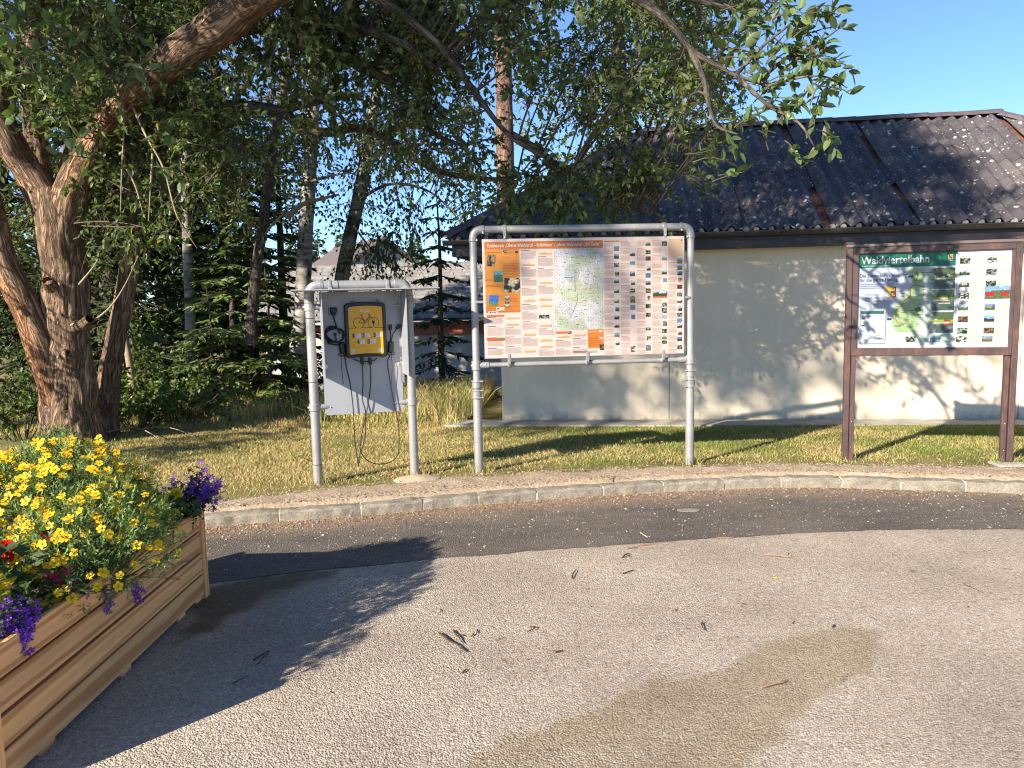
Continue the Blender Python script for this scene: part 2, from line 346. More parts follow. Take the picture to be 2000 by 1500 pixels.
y0 = ykerb(xs) + .112; y1 = ygrass(xs) + .10 + fnoise(xs, xs * 0, 2.5) * .10 + fnoise(xs, xs * 0, 14) * .05
X = np.repeat(xs[:, None], 22, 1); Y = y0[:, None] + (y1 - y0)[:, None] * k[None, :]
Z = .103 + fnoise(X, Y, 7.0) * .012 * np.sin(k * math.pi)[None, :] + fnoise(X, Y, 30.0) * .006 + .018 * np.sin(k * math.pi)[None, :]
Z[:, -1] = .085; Z[:, 0] = .078; Z[:, 1] -= .008
structure(mesh_np('verge', np.stack([X, Y, Z], -1).reshape(-1, 3), grid(len(xs), 22), MDIRT, smooth=True))
# kerb of individual granite stones
def stone_mat():
    m = Mat('kerb_granite'); w = m.coord(world=True); n = m.noise(7, 6, .7, w); nf = m.noise(70, 4, .7, w)
    c = m.ramp(n.outputs[0], [(.3, (.15, .135, .105)), (.5, (.235, .215, .175)), (.75, (.34, .31, .255))])
    c = m.mix(1.0, c, m.ramp(nf.outputs[0], [(.3, (.62,) * 3), (.7, (1.25,) * 3)]), 'MULTIPLY')
    m.col(m.mix(1.0, c, (1, .957, .90), 'MULTIPLY')).set(.9, 0, .2).bump(m.math('ADD', n.outputs[0], m.math('MULTIPLY', nf.outputs[0], .6)), .8, .012); return m.m
MST = stone_mat(); MMORT = simple('kerb_mortar', (.42, .38, .31), .9, 0, .2, 30, bump=.4)
kerb = bpy.data.objects.new('kerb', None); COL.objects.link(kerb); structure(kerb)
seg = np.concatenate([[0], np.cumsum(np.hypot(np.diff(_sl[:, 0]), np.diff(_sl[:, 1])))])
def karc(s): return np.array([np.interp(s, seg, _sl[:, 0]), np.interp(s, seg, _sl[:, 1])])
s0 = np.interp(-2.2, _sl[:, 0], seg)
def stone(sa, sb, name, mat, h, d0, d1):
    n = max(2, int((sb - sa) / .06) + 1); mb = MB(); V = []
    prof = [(d0, -.05), (d0, h * .8), (d0 + .012, h * .96), (d0 + .03, h), (d1, h), (d1, -.05)]
    for i in range(n):
        s = sa + (sb - sa) * i / (n - 1); p = karc(s); q = karc(s + .02); t = (q - p) / np.linalg.norm(q - p); nn = np.array([-t[1], t[0]])
        e = .006 if i in (0, n - 1) else 0
        for (d, z) in prof:
            j = rnd.uniform(-.006, .006) if z > 0 else 0
            P = p + nn * (d + j + e); V.append((P[0], P[1], z + (rnd.uniform(-.008, .004) - e if z > 0 else 0)))
    m = len(prof); F = []
    for i in range(n - 1):
        for k in range(m - 1): F.append((i * m + k, (i + 1) * m + k, (i + 1) * m + k + 1, i * m + k + 1))
    F.append(tuple(range(m))[::-1]); F.append(tuple((n - 1) * m + k for k in range(m)))
    mb.add(V, F); return mb.build(name, mat, kerb, smooth=False)
s = s0 - 4.5
while s < s0 + 11.5:
    L = rnd.uniform(.43, .6); stone(s, s + L - .014, 'kerb_stone', MST, .085, 0.0, .115)
    stone(s + L - .013, s + L - .001, 'mortar_joint', MMORT, .082, .005, .115); s += L
# wall-side gravel strip
# ---------------------------------------------------------------- low building
BZ = -.02; A = on(981, 823, BZ)[:2]; B = on(1960, 822, BZ)[:2]; du = (B - A) / np.linalg.norm(B - A); dv = np.array([-du[1], du[0]])
rz = math.atan2(du[1], du[0])
bld = thing('station_building', 'low beige building with dark corrugated hip roof behind the boards', 'building', (A[0], A[1], BZ), rz)
def loc_uv(P): q = np.array(P[:2]) - A; return q @ du, q @ dv, P[2] - BZ
def ray_v(x, y, v):   # local point seen at pixel, on the plane at distance v behind the wall face
    d = CR @ np.array([(x - 1000) / FPX, -(y - 750) / FPX, -1.0]); t = (v - (CO[:2] - A) @ dv) / (d[:2] @ dv); return loc_uv(CO + d * t)
EV = -.30
ul, _, zl = ray_v(868, 455, EV); _, _, ze = ray_v(1500, 446, EV + .05)
best = None
for d in np.linspace(2.2, 4.6, 100):
    u1, _, z1 = ray_v(1262, 258, EV + d)
    e = abs((u1 - ul) - d)
    if best is None or e < best[0]: best = (e, d, u1, z1)
DR, UR0, ZR = best[1], best[2], best[3]; UR1 = ray_v(1948, 226, EV + DR)[0]; ur = UR1 + DR
ZE = ze
pitch = math.atan2(ZR - ZE, DR); SL = math.hypot(ZR - ZE, DR)
print('roof', ul, ur, DR, UR0, UR1, ZE, ZR, math.degrees(pitch))
def plaster():
    m = Mat('wall_plaster'); n = m.noise(1.6, 5, .6); nf = m.noise(90, 4, .7); st = m.noise(5, 5, .7, m.coord((1.5, 1.5, .12)))
    c = m.ramp(n.outputs[0], [(.3, (.70, .585, .43)), (.7, (.77, .65, .485))])
    z = m.n('ShaderNodeSeparateXYZ'); m.l(m.coord(), z.inputs[0])
    low = m.math('MULTIPLY', m.ramp(z.outputs[2], [(.02, (1,) * 3), (.14, (0,) * 3)]), m.ramp(m.noise(12, 5, .7).outputs[0], [(.35, (0,) * 3), (.6, (1,) * 3)]))
    c = m.mix(1.0, c, m.ramp(st.outputs[0], [(.3, (.93,) * 3), (.7, (1.03,) * 3)]), 'MULTIPLY')
    m.col(m.mix(m.math('MULTIPLY', low, .7), c, (.2, .17, .12))).set(.9, 0, .2).bump(m.math('ADD', nf.outputs[0], n.outputs[0]), .25, .004); return m.m
MPL = plaster()
WH = ray_v(1400, 487, -.22)[2] - .06; UE = ur - .65
def wall_box(u0, u1, v0, v1, z0, z1, name, mat=MPL, par=bld, bevel=.004):
    return MB().box(((u0 + u1) / 2, (v0 + v1) / 2, (z0 + z1) / 2), (u1 - u0, v1 - v0, z1 - z0), bevel=bevel).build(name, mat, par)
us = ray_v(1307, 800, 0)[0]
seams = [0, us, us + 4.2, UE]
for a, b in zip(seams[:-1], seams[1:]): wall_box(a + .004, b - .004, 0, .2, -.02, WH + .12, 'wall_panel')
VB = 2 * DR + 2 * EV
wall_box(.1, UE, .03, .19, -.02, WH + .11, 'wall_joint', simple('joint_dark', (.16, .15, .13), .9))
wall_box(0.0, .2, .21, VB, -.02, WH + .12, 'wall_panel'); wall_box(UE - .2, UE, .21, VB, -.02, WH + .12, 'wall_panel'); wall_box(.21, UE - .21, VB - .2, VB, -.02, WH + .12, 'wall_panel')
MPLINTH = simple('plinth_dark', (.07, .065, .055), .9, 0, .3, 20)
wall_box(.01, UE, -.0, .1, -.12, -.021, 'plinth', MPLINTH)
MBRN = simple('fascia_brown', (.026, .021, .022), .55, 0, .15, 6); MGUT = simple('gutter_metal', (.055, .05, .047), .45, .4, .2, 9)
zf = ray_v(1400, 487, -.22)[2]
wall_box(ul + .08, ur - .08, -.245, -.215, zf, ZE - .045, 'fascia', MBRN)
wall_box(ul + .09, ul + .12, -.214, VB + .2, zf, ZE - .045, 'fascia', MBRN)
wall_box(ur - .12, ur - .09, -.214, VB + .2, zf, ZE - .045, 'fascia', MBRN)
wall_box(ul + .125, ur - .125, -.213, VB + .2, zf + .03, zf + .05, 'soffit', MBRN)
# gutter: half-round trough with lip, brackets
def gutter():
    mb = MB(); n = 9; V = []; ct = (-.30, ZE - .035)
    us_ = np.linspace(ul - .02, ur + .02, 12)
    prof = []
    for k in range(n): a = math.pi + math.pi * k / (n - 1); prof.append((ct[0] + .058 * math.cos(a), ct[1] + .058 * math.sin(a)))
    prof = [(prof[0][0] - .008, prof[0][1] - .006), (prof[0][0] - .008, prof[0][1] + .008), (prof[0][0] + .006, prof[0][1] + .008)] + prof + [(prof[-1][0] - .003, prof[-1][1])]
    prof += [(ct[0] + .053 * math.cos(2 * math.pi - math.pi * k / (n - 1)), ct[1] + .053 * math.sin(2 * math.pi - math.pi * k / (n - 1))) for k in range(n)]
    for u in us_: V += [(u, a, b) for a, b in prof]
    m = len(prof); F = []
    for i in range(len(us_) - 1):
        for k in range(m): F.append((i * m + k, i * m + (k + 1) % m, (i + 1) * m + (k + 1) % m, (i + 1) * m + k))
    F.append(tuple(range(m))); F.append(tuple((len(us_) - 1) * m + k for k in range(m))[::-1])
    mb.add(V, F); g = mb.build('gutter', MGUT, bld, smooth=True)
    for u in np.arange(ul + .45, ur, .92):
        b = MB(); P = [(u, ct[0] + .063 * math.cos(a), ct[1] + .063 * math.sin(a)) for a in np.linspace(math.pi * .96, 2 * math.pi, 9)]
        b.tube(P, .007, 6); b.build('gutter_bracket', MGUT, g)
    return g
gutter()
# roof deck and corrugated sheets
def roof_mats():
    m = Mat('fibre_cement'); n = m.noise(2.4, 5, .65); nf = m.noise(40, 4, .7); oi = m.n('ShaderNodeObjectInfo')
    c = m.ramp(n.outputs[0], [(.3, (.065, .057, .06)), (.55, (.10, .088, .09)), (.75, (.15, .125, .115))])
    c = m.mix(1.0, c, m.ramp(nf.outputs[0], [(.3, (.62,) * 3), (.7, (1.25,) * 3)]), 'MULTIPLY')
    c = m.mix(1.0, c, m.ramp(oi.outputs['Random'], [(0, (.74, .74, .8)), (1, (1.18, 1.14, 1.12))]), 'MULTIPLY')
    mp = m.n('ShaderNodeVectorMath', operation='ADD'); m.l(m.coord((1, .62, 1)), mp.inputs[0]); m.l(oi.outputs['Location'], mp.inputs[1])
    ds = m.n('ShaderNodeVectorMath', operation='ADD'); m.l(mp.outputs[0], ds.inputs[0]); nn = m.noise(30, 2); sc_ = m.n('ShaderNodeVectorMath', operation='SCALE'); m.l(nn.outputs['Color'], sc_.inputs[0]); sc_.inputs['Scale'].default_value = .05; m.l(sc_.outputs[0], ds.inputs[1])
    big = m.ramp(m.voro(9, ds.outputs[0]).outputs['Distance'], [(.15, (1,) * 3), (.22, (0,) * 3)])
    sel = m.ramp(m.voro(9, ds.outputs[0]).outputs['Color'], [(.5, (0,) * 3), (.55, (1,) * 3)])
    sm = m.ramp(m.voro(26, ds.outputs[0]).outputs['Distance'], [(.14, (1,) * 3), (.24, (0,) * 3)])
    sm2 = m.ramp(m.voro(26, ds.outputs[0]).outputs['Color'], [(.58, (0,) * 3), (.62, (1,) * 3)])
    f = m.math('MAXIMUM', m.math('MULTIPLY', big, sel), m.math('MULTIPLY', sm, sm2))
    c = m.mix(m.math('MULTIPLY', f, .85), c, (.62, .58, .50))
    mo = m.ramp(m.noise(5, 5, .7).outputs[0], [(.58, (0,) * 3), (.7, (1,) * 3)])
    c = m.mix(m.math('MULTIPLY', mo, .35), c, (.14, .085, .05))
    m.col(c).set(.82, 0, .3).bump(nf.outputs[0], .5, .006); return m.m
MSHEET = roof_mats(); MDECK = simple('roof_underlay', (.13, .055, .035), .95, 0, .45, 7, bump=.6); MCAPG = simple('eave_filler_grey', (.22, .205, .19), .9, 0, .3, 30, bump=.4)
cs, sn = math.cos(pitch), math.sin(pitch); WAVE = .177
def rp(u, s, h): return (u, EV + s * cs - h * sn, ZE + s * sn + h * cs)        # roof plane -> building frame
deck = MB(); deck.add([rp(ul + .1, .03, -.045), rp(ur - .1, .03, -.045), rp(UR1, SL - .03, -.045), rp(UR0, SL - .03, -.045)], [(0, 1, 2, 3)])
# other three slopes as decks too
roof = deck.build('roof', MDECK, bld)
def wave(u): return .031 * math.cos(2 * math.pi * u / WAVE)
NROW = 6; RL = SL / NROW; PITW = 5.5 * WAVE + .03
tA = math.atan2(SL, DR) 
def sheet(u0, w, row, lift, skew):
    n = int(round(w / WAVE * 10)) + 1; s0 = row * RL - .02; s1 = min((row + 1) * RL + .09, SL + .01); V = []; ns = 3
    for i in range(n):
        u = u0 + w * i / (n - 1)
        for j in range(ns):
            s = s0 + (s1 - s0) * j / (ns - 1); lo = ul + (s * DR / SL); hi = ur - (s * DR / SL)
            uu = min(max(u + skew * (j / 2), lo), hi); h = wave(uu - u0 + WAVE * .25) + lift + .011 * (1 - j / (ns - 1))
            V.append((uu, s, h))
    keep = [i for i in range(n - 1) if V[(i + 1) * ns][0] - V[i * ns][0] > 1e-4 or V[(i + 1) * ns + ns - 1][0] - V[i * ns + ns - 1][0] > 1e-4]
    if not keep: return
    i0, i1 = keep[0], keep[-1] + 1; V = V[i0 * ns:(i1 + 1) * ns]; n = i1 - i0 + 1
    V2 = [rp(*v) for v in V] + [rp(v[0], v[1], v[2] - .008) for v in V]; o = len(V); F = []
    for i in range(n - 1):
        for j in range(ns - 1):
            a, b, c, d = i * ns + j, (i + 1) * ns + j, (i + 1) * ns + j + 1, i * ns + j + 1
            F += [(a, b, c, d), (o + d, o + c, o + b, o + a)]
        F.append((i * ns, o + i * ns, o + (i + 1) * ns, (i + 1) * ns))
    for j in range(ns - 1):
        F.append((j, j + 1, o + j + 1, o + j)); F.append(((n - 1) * ns + j, o + (n - 1) * ns + j, o + (n - 1) * ns + j + 1, (n - 1) * ns + j + 1))
    mb = MB(); mb.add(V2, F); ob = mb.build('roof_sheet', MSHEET, roof, smooth=True)
rs = random.Random(3)
off = ul - .3
ncol = int((ur - off) / PITW) + 1
for r in range(NROW):
    for k in range(ncol):
        u0 = off + k * PITW; gap = [.07, .02, .09, .0, .08, .06, .0][k % 7] * rs.choice([1, 1, .8, .4, .1])
        sheet(u0, 5.5 * WAVE + .02 - gap, r, .012 + (.006 if k % 2 else 0), rs.uniform(-.008, .008))
# grey eave fillers, one under each wave
cap = MB(); cap.lathe([(.004, -.002), (.034, -.002), (.036, .008), (.03, .02)], axis=(0, -1, 0), seg=12)
capm = None
for k in range(ncol):
    for w in range(6):
        u = off + k * PITW + (w + .72) * WAVE
        if u < ul + .05 or u > ur - .05: continue
        h = .012; P = rp(u, -.012, h - .022)
        if capm is None:
            capm = cap.build('eave_filler', MCAPG, bld); capm.location = P; o = capm
        else: o = copy(capm, bld, P)
        o.rotation_euler = (rs.uniform(-.1, .1), rs.uniform(-.3, .3), 0); o.scale = (rs.uniform(.9, 1.1), 1, rs.uniform(1.05, 1.5))
# hip ends and back slope
other = MB(); Y2 = VB - EV
other.add([(ul, EV, ZE), (UR0, EV + DR, ZR), (ul, Y2, ZE)], [(0, 1, 2)]); other.add([(ur, EV, ZE), (ur, Y2, ZE), (UR1, EV + DR, ZR)], [(0, 1, 2)])
other.add([(ul, Y2, ZE), (UR0, EV + DR, ZR), (UR1, EV + DR, ZR), (ur, Y2, ZE)], [(0, 1, 2, 3)])
oo = other.build('back_slopes', MSHEET, roof)
# ridge and hip caps
def half_cap(P, Q, r, name, lift):
    P, Q = Vector(P), Vector(Q); d = (Q - P).normalized(); side = d.cross(Vector((0, 0, 1))).normalized(); up = side.cross(d)
    V = []; F = []; n = 9
    for e, X_ in ((0, P), (1, Q)):
        rr = r * (1.06 if e == 0 else .96)
        for k in range(n): a = math.pi * (.02 + .96 * k / (n - 1)); V.append(X_ + side * rr * math.cos(a) * 1.25 + up * (rr * math.sin(a) * .8 + lift - .02))
    V += [Vector(v) - up * .012 for v in V]
    for k in range(n - 1): F += [(k, k + 1, n + k + 1, n + k), (2 * n + k, 3 * n + k, 3 * n + k + 1, 2 * n + k + 1), (k, 2 * n + k, 2 * n + k + 1, k + 1), (n + k, n + k + 1, 3 * n + k + 1, 3 * n + k)]
    F += [(0, n, 3 * n, 2 * n), (n - 1, 3 * n - 1, 4 * n - 1, 2 * n - 1)]
    return MB().add(V, F).build(name, MCAP, roof, smooth=True)
MCAP = simple('ridge_cap', (.085, .062, .07), .7, 0, .3, 10, bump=.3)
nr = 15
for i in range(nr):
    a = UR0 + (UR1 - UR0) * i / nr; b = UR0 + (UR1 - UR0) * (i + 1) / nr + .04
    half_cap((b, EV + DR, ZR + .02), (a, EV + DR, ZR + .02), .085, 'ridge_cap', rs.uniform(0, .012))
for (x0, x1) in ((ul, UR0), (ur, UR1)):
    for i in range(10):
        p = Vector((x0, EV, ZE)).lerp(Vector((x1, EV + DR, ZR)), i / 10); q = Vector((x0, EV, ZE)).lerp(Vector((x1, EV + DR, ZR)), min(1, (i + 1.12) / 10))
        half_cap(p + Vector((0, 0, .03)), q + Vector((0, 0, .03)), .075, 'hip_cap', .004)
# concrete drip strip at the wall foot
MCON = simple('drip_concrete', (.30, .275, .23), .9, 0, .3, 5, bump=.5)
path = MB().box((UE / 2 - .2, -.24, -.0), (UE + 1.0, .42, .03)).build('wall_foot_path', MCON); path.matrix_world = Matrix.Translation((A[0], A[1], BZ + .012)) @ Matrix.Rotation(rz, 4, 'Z'); structure(path)
# ---------------------------------------------------------------- trees
MBARK = bark_mat('willow_bark', (.03, .022, .016), (.43, .28, .18), 15, .17, 1.0, (1.2, .9, .68), .04)
MBARKG = bark_mat('grey_bark', (.022, .018, .015), (.15, .125, .095), 14, .25, .9)
MTWIG = simple('twig', (.085, .062, .042), .85, 0, .3, 20)
MDEAD = simple('dead_twig', (.27, .2, .13), .85, 0, .25, 20)
MLEAF = leaf_mat('leaf', .38, .42, .4); MLEAF2 = leaf_mat('leaf_matt', .3, .6, .25); MNEED = leaf_mat('needles', .12, .6, .25)
def birch_mat():
    m = Mat('birch_bark'); v = m.coord((1, 1, 5)); n = m.noise(3.0, 5, .65, v); b = m.noise(1.6, 3, .6, m.coord((1, 1, 1.1)))
    c = m.ramp(n.outputs[0], [(.36, (.05, .042, .038)), (.47, (.24, .22, .19)), (.7, (.38, .355, .315))])
    m.col(m.mix(m.ramp(b.outputs[0], [(.52, (0,) * 3), (.62, (1,) * 3)]), c, (.035, .03, .026))).set(.8, 0, .2).bump(n.outputs[0], .6, .01); return m.m
MBIRCH = birch_mat()
MPINE = bark_mat('pine_bark', (.06, .032, .022), (.27, .16, .115), 8, .4, .8)
def limb(P, r, seg=14, n=8, knob=.1, nscale=3.0, fine=.0):
    P = smooth_line(P, n); rr = np.interp(np.linspace(0, 1, len(P)), np.linspace(0, 1, len(r)), r)
    V, F = tube_np([(P, rr)], seg); ctr = np.repeat(P, seg, 0); d = V - ctr
    f = 1 + knob * fnoise3(V, nscale) + fine * ridge(V, P, seg)
    ln = np.concatenate([[0], np.cumsum(np.linalg.norm(np.diff(P, axis=0), axis=1))]); a = np.tile(np.arange(seg) * 2 * math.pi / seg, len(P)); rb = np.repeat(rr, seg); of = abs(float(P[0, 0] * 3.1 + P[0, 2])) % 7
    bk = np.stack([np.cos(a) * rb + of, np.sin(a) * rb, np.repeat(ln, seg)], 1)
    return np.hstack([ctr + d * f[:, None], bk]), F, P, rr
def fnoise3(V, s, seed=0.): return np.array([mnoise.noise((a * s + seed, b * s, c * s)) for a, b, c in V])
def ridge(V, P, seg):
    out = np.array([abs(mnoise.noise((a * 14, b * 14, c * 2.4))) for a, b, c in V]); return out * 1.4 - .25
def join(parts):
    VV = []; FF = []; b = 0
    for V, F in parts: VV.append(V); FF.append(F + b); b += len(V)
    return np.concatenate(VV), np.concatenate(FF)
def A_(lst): return [at(x, y, Y) for x, y, Y in lst]
def bez(a, b, up, n=5, r=rng):
    t = np.linspace(0, 1, n)[:, None]; m = (a + b) / 2 + np.array([0, 0, up]) + r.normal(0, .08, 3) * np.linalg.norm(b - a)
    return (1 - t) ** 2 * a + 2 * t * (1 - t) * m + t * t * b
class Crown:
    def __init__(s, r): s.r = r; s.tw = []; s.P = []; s.D = []; s.N = []; s.L = []; s.bare = []
    def cluster(s, src, c, ntw=9, nleaf=14, tl=(.25, .55), droop=.25, L=(.05, .085), br=.011, up=.12, spread=1.0):
        r = s.r; B = bez(src, c, up * np.linalg.norm(c - src), 6, r); s.tw.append((B, np.linspace(br, br * .4, 6)))
        main = unit(c - src)
        for k in range(ntw):
            t = r.uniform(.35, 1.0); i = min(4, int(t * 5)); f = t * 5 - i; p = B[i] * (1 - f) + B[i + 1] * f
            d = unit(main * .5 + unit(r.normal(0, 1, 3)) * spread + np.array([0, 0, -droop * .5])); l = r.uniform(*tl)
            q = p + d * l + np.array([0, 0, -droop * l * .6]); T = bez(p, q, .05, 4, r); s.tw.append((T, np.array([.0045, .0035, .0025, .0015]) * (br / .011) ** .5))
            n = nleaf; tt = r.uniform(.12, 1.03, n); j = np.minimum(2, (tt * 3).astype(int)); ff = (tt * 3 - j)[:, None]
            pos = T[j] * (1 - ff) + T[j + 1] * ff; ld = unit(d[None, :] * .7 + unit(r.normal(0, 1, (n, 3))) * .9 + np.array([0, 0, -droop]))
            s.P.append(pos); s.D.append(ld); s.N.append(unit(np.array([0, 0, 1.0]) + r.normal(0, .55, (n, 3)))); s.L.append(r.uniform(L[0], L[1], n))
    def arrays(s): return np.concatenate(s.P), np.concatenate(s.D), np.concatenate(s.N), np.concatenate(s.L)
def nearest(pts, c, r, lower=.3):
    d = np.linalg.norm(pts - c, axis=1) + np.maximum(0, pts[:, 2] - c[2]) * lower; i = int(np.argmin(d)); return pts[i]
# ---- the big goat willow
wil = thing('willow_tree', 'big old broadleaf tree with thick forked reddish bark trunk behind the flower box', 'tree', tuple(on(140, 862)))
wb = Vector(wil.location); WOFF = np.array(wb)
L = {}
L['main'] = limb(A_([(142, 905, 8.75), (140, 850, 8.78), (137, 760, 8.8), (130, 640, 8.8), (124, 520, 8.8), (118, 430, 8.75), (112, 370, 8.75)]), [.48, .325, .265, .245, .235, .225, .20], 64, 26, .10, 2.6, .15)
L['right'] = limb(A_([(124, 450, 8.75), (138, 385, 8.7), (165, 320, 8.6), (212, 245, 8.45), (282, 168, 8.2), (352, 105, 7.9), (430, 50, 7.6), (540, -30, 7.2), (700, -110, 6.6), (900, -170, 5.9)]), [.18, .185, .175, .165, .165, .17, .175, .16, .12, .08], 40, 12, .12, 3.0, .08)
L['left'] = limb(A_([(112, 460, 8.75), (85, 385, 8.75), (50, 325, 8.7), (25, 285, 8.6), (-5, 215, 8.5), (-30, 100, 8.3), (-60, -60, 8.0)]), [.17, .165, .155, .15, .14, .12, .1], 30, 12, .12, 3.0, .08)
L['stem'] = limb(A_([(112, 790, 8.7), (92, 715, 8.65), (62, 630, 8.6), (38, 575, 8.55), (12, 520, 8.5), (-8, 440, 8.45), (-30, 340, 8.4)]), [.17, .16, .15, .145, .13, .115, .1], 30, 12, .12, 3.5, .08)
L['back'] = limb(A_([(202, 870, 9.35), (208, 780, 9.4), (222, 680, 9.45), (240, 600, 9.5), (254, 500, 9.5), (250, 380, 9.5), (268, 250, 9.4), (262, 90, 9.2), (270, -60, 9.0)]), [.2, .14, .12, .115, .11, .105, .1, .09, .08], 30, 10, .12, 3.0, .08)
L['up1'] = limb(A_([(95, 400, 9.0), (72, 300, 9.1), (62, 180, 9.1), (70, 60, 9.0), (80, -80, 9.0)]), [.13, .12, .11, .1, .09], 18, 8, .1, 3)
L['up2'] = limb(A_([(118, 400, 9.0), (150, 280, 9.2), (165, 150, 9.2), (160, 0, 9.1), (150, -120, 9.0)]), [.14, .12, .11, .1, .08], 18, 8, .1, 3)
STUBS = ((((150, 640, 8.5), (166, 632, 8.35), (176, 622, 8.25)), [.075, .06, .045]), (((100, 560, 8.5), (92, 548, 8.35)), [.08, .05]), (((178, 300, 8.4), (186, 276, 8.25), (190, 258, 8.2)), [.06, .04, .03]), (((130, 700, 8.5), (128, 690, 8.42)), [.11, .05]))
for i, (P_, r_) in enumerate(STUBS): L['stub%d' % i] = limb(A_(P_), r_, 12, 5, .2, 8)
trunkV, trunkF = join([(v, f) for v, f, _, _ in L.values()])
mesh_np('trunk', shift(trunkV, WOFF), trunkF, MBARK, wil, smooth=True)
arcs = [
 ([(330, 120, 8.0), (400, 78, 8.0), (470, 58, 8.0), (560, 47, 8.0), (640, 46, 8.0), (720, 60, 7.8), (800, 92, 7.6), (850, 135, 7.5)], .085, .03),
 ([(560, 47, 8.0), (620, 82, 8.0), (690, 115, 8.1), (745, 150, 8.1), (775, 185, 8.1), (815, 225, 8.0), (850, 262, 8.0), (905, 285, 7.9)], .06, .018),
 ([(300, 200, 8.4), (420, 205, 8.5), (540, 216, 8.5), (590, 248, 8.5), (640, 258, 8.4), (700, 250, 8.4), (760, 275, 8.3), (810, 310, 8.2), (870, 338, 8.2), (960, 350, 8.2), (1010, 345, 8.1)], .07, .02),
 ([(540, 216, 8.5), (590, 205, 8.4), (640, 195, 8.3), (700, 185, 8.2)], .05, .02),
 ([(640, -40, 7.3), (760, 10, 7.2), (860, 90, 7.2), (920, 170, 7.2), (985, 255, 7.2), (1050, 300, 7.2), (1120, 330, 7.3)], .045, .012),
 ([(900, -170, 5.9), (1080, -90, 5.6), (1210, -20, 5.4), (1285, 25, 5.3), (1325, 65, 5.25), (1350, 98, 5.2), (1390, 122, 5.1), (1437, 147, 5.0), (1500, 168, 4.9)], .036, .008),
 ([(1350, 98, 5.2), (1372, 150, 5.15), (1385, 205, 5.1), (1400, 245, 5.1), (1440, 262, 5.05)], .022, .006),
 ([(1000, 262, 7.2), (1050, 290, 7.3), (1090, 325, 7.4), (1150, 370, 7.5), (1225, 400, 7.5), (1280, 430, 7.5)], .03, .008),
 ([(1180, -40, 5.5), (1300, -15, 5.4), (1420, 15, 5.2), (1480, 20, 5.1)], .03, .008),
 ([(1437, 147, 5.0), (1500, 205, 4.9), (1560, 240, 4.8), (1590, 285, 4.75)], .016, .004),
 ([(1480, 160, 4.95), (1540, 110, 4.85), (1590, 90, 4.8), (1640, 55, 4.75)], .014, .003),
 ([(1500, 168, 4.9), (1570, 150, 4.8), (1620, 152, 4.75), (1655, 172, 4.7)], .01, .003),
 ([(1437, 147, 5.0), (1490, 90, 4.95), (1540, 50, 4.9), (1570, 25, 4.9)], .012, .003),
 ([(215, 245, 8.4), (330, 225, 8.4), (420, 240, 8.3), (480, 290, 8.2)], .04, .012),
]
limbs = []; arcparts = []
for P, r0, r1 in arcs:
    v, f, p, _ = limb(A_(P), [r0, (r0 + r1) / 2, r1], 9, 8, .14, 5); limbs.append(p); mesh_np('limb', shift(v, WOFF), f, MBARKG, wil, smooth=True)
skel = np.concatenate(limbs + [L[k][2] for k in ('right', 'left', 'stem', 'back', 'up1', 'up2')])
cr = Crown(np.random.default_rng(5)); r = cr.r
def fill(n, x0, x1, y0, y1, Y0, Y1, **kw):
    for _ in range(n):
        c = at(r.uniform(x0, x1), r.uniform(y0, y1), r.uniform(Y0, Y1)); s = nearest(skel, c, r)
        uu = c[0] * math.cos(R_(SUN_AZ)) - c[1] * math.sin(R_(SUN_AZ)); ww = c[2] + .4986 * (c[0] * math.sin(R_(SUN_AZ)) + c[1] * math.cos(R_(SUN_AZ)))
        if (-5.6 < uu < -3.5 and 4.9 < ww < 7.1 and r.random() < .62) or (-3.2 < uu < -1.3 and 4.0 < ww < 6.6 and r.random() < .8): continue
        if np.linalg.norm(s - c) > 2.6: s = c + unit(s - c) * 2.2
        cr.cluster(s, c, **kw)
kw = dict(ntw=9, nleaf=14, L=(.05, .095))
fill(40, -80, 440, -80, 200, 8.6, 9.6, **kw); fill(16, -80, 200, -60, 260, 7.0, 8.3, ntw=8, nleaf=11, L=(.07, .1)); fill(16, 180, 460, -60, 60, 8.0, 9.0, **kw); fill(12, 330, 460, 150, 300, 7.6, 8.6, **kw)             # top left, over the fork
fill(26, 230, 500, 230, 470, 8.0, 9.0, **kw)
fill(14, -60, 120, 260, 520, 8.9, 9.6, **kw)
fill(50, 860, 1330, -80, 230, 6.2, 8.0, **kw)            # dense middle
fill(46, 900, 1330, 220, 400, 7.0, 8.1, ntw=9, nleaf=12, L=(.05, .09))            # hanging in front of the roof
fill(24, 960, 1310, 320, 410, 7.3, 8.0, **kw)
fill(66, 430, 900, -40, 130, 7.2, 8.8, **kw)              # sparse, sky shows through
fill(42, 560, 930, 110, 300, 7.6, 8.6, ntw=8, nleaf=12); fill(22, 120, 460, 180, 420, 8.5, 9.5, **kw)
fill(38, 1270, 1490, -60, 190, 5.9, 7.4, ntw=8, nleaf=13, L=(.05, .08)); fill(10, 1440, 1560, 20, 200, 5.6, 6.2, ntw=6, nleaf=10, L=(.05, .08))
fill(16, 1310, 1500, 160, 270, 5.6, 7.0, ntw=6, nleaf=9)
# the rest of its crown, overhead and out to the left
wr = np.random.default_rng(8); nn = 0
while nn < 150:
    c = np.array([wr.uniform(-8.5, 1.5), wr.uniform(3.5, 11), wr.uniform(3.2, 7.5)])
    x, y, z = proj(c)
    if -160 < x < 2150 and -150 < y < 1500: continue
    w = c[2] + .4986 * (c[0] + c[1]) / 1.414; u = (c[0] - c[1]) / 1.414
    if w < 4.6 + max(0, (u + 6.7)) * .39 + .3 or (u > -6 and w < 7.9): continue
    s = nearest(skel, c, r)
    if np.linalg.norm(s - c) > 3.0: s = c + unit(s - c) * 2.5
    cr.cluster(s, c, ntw=9, nleaf=12, L=(.06, .1)); nn += 1
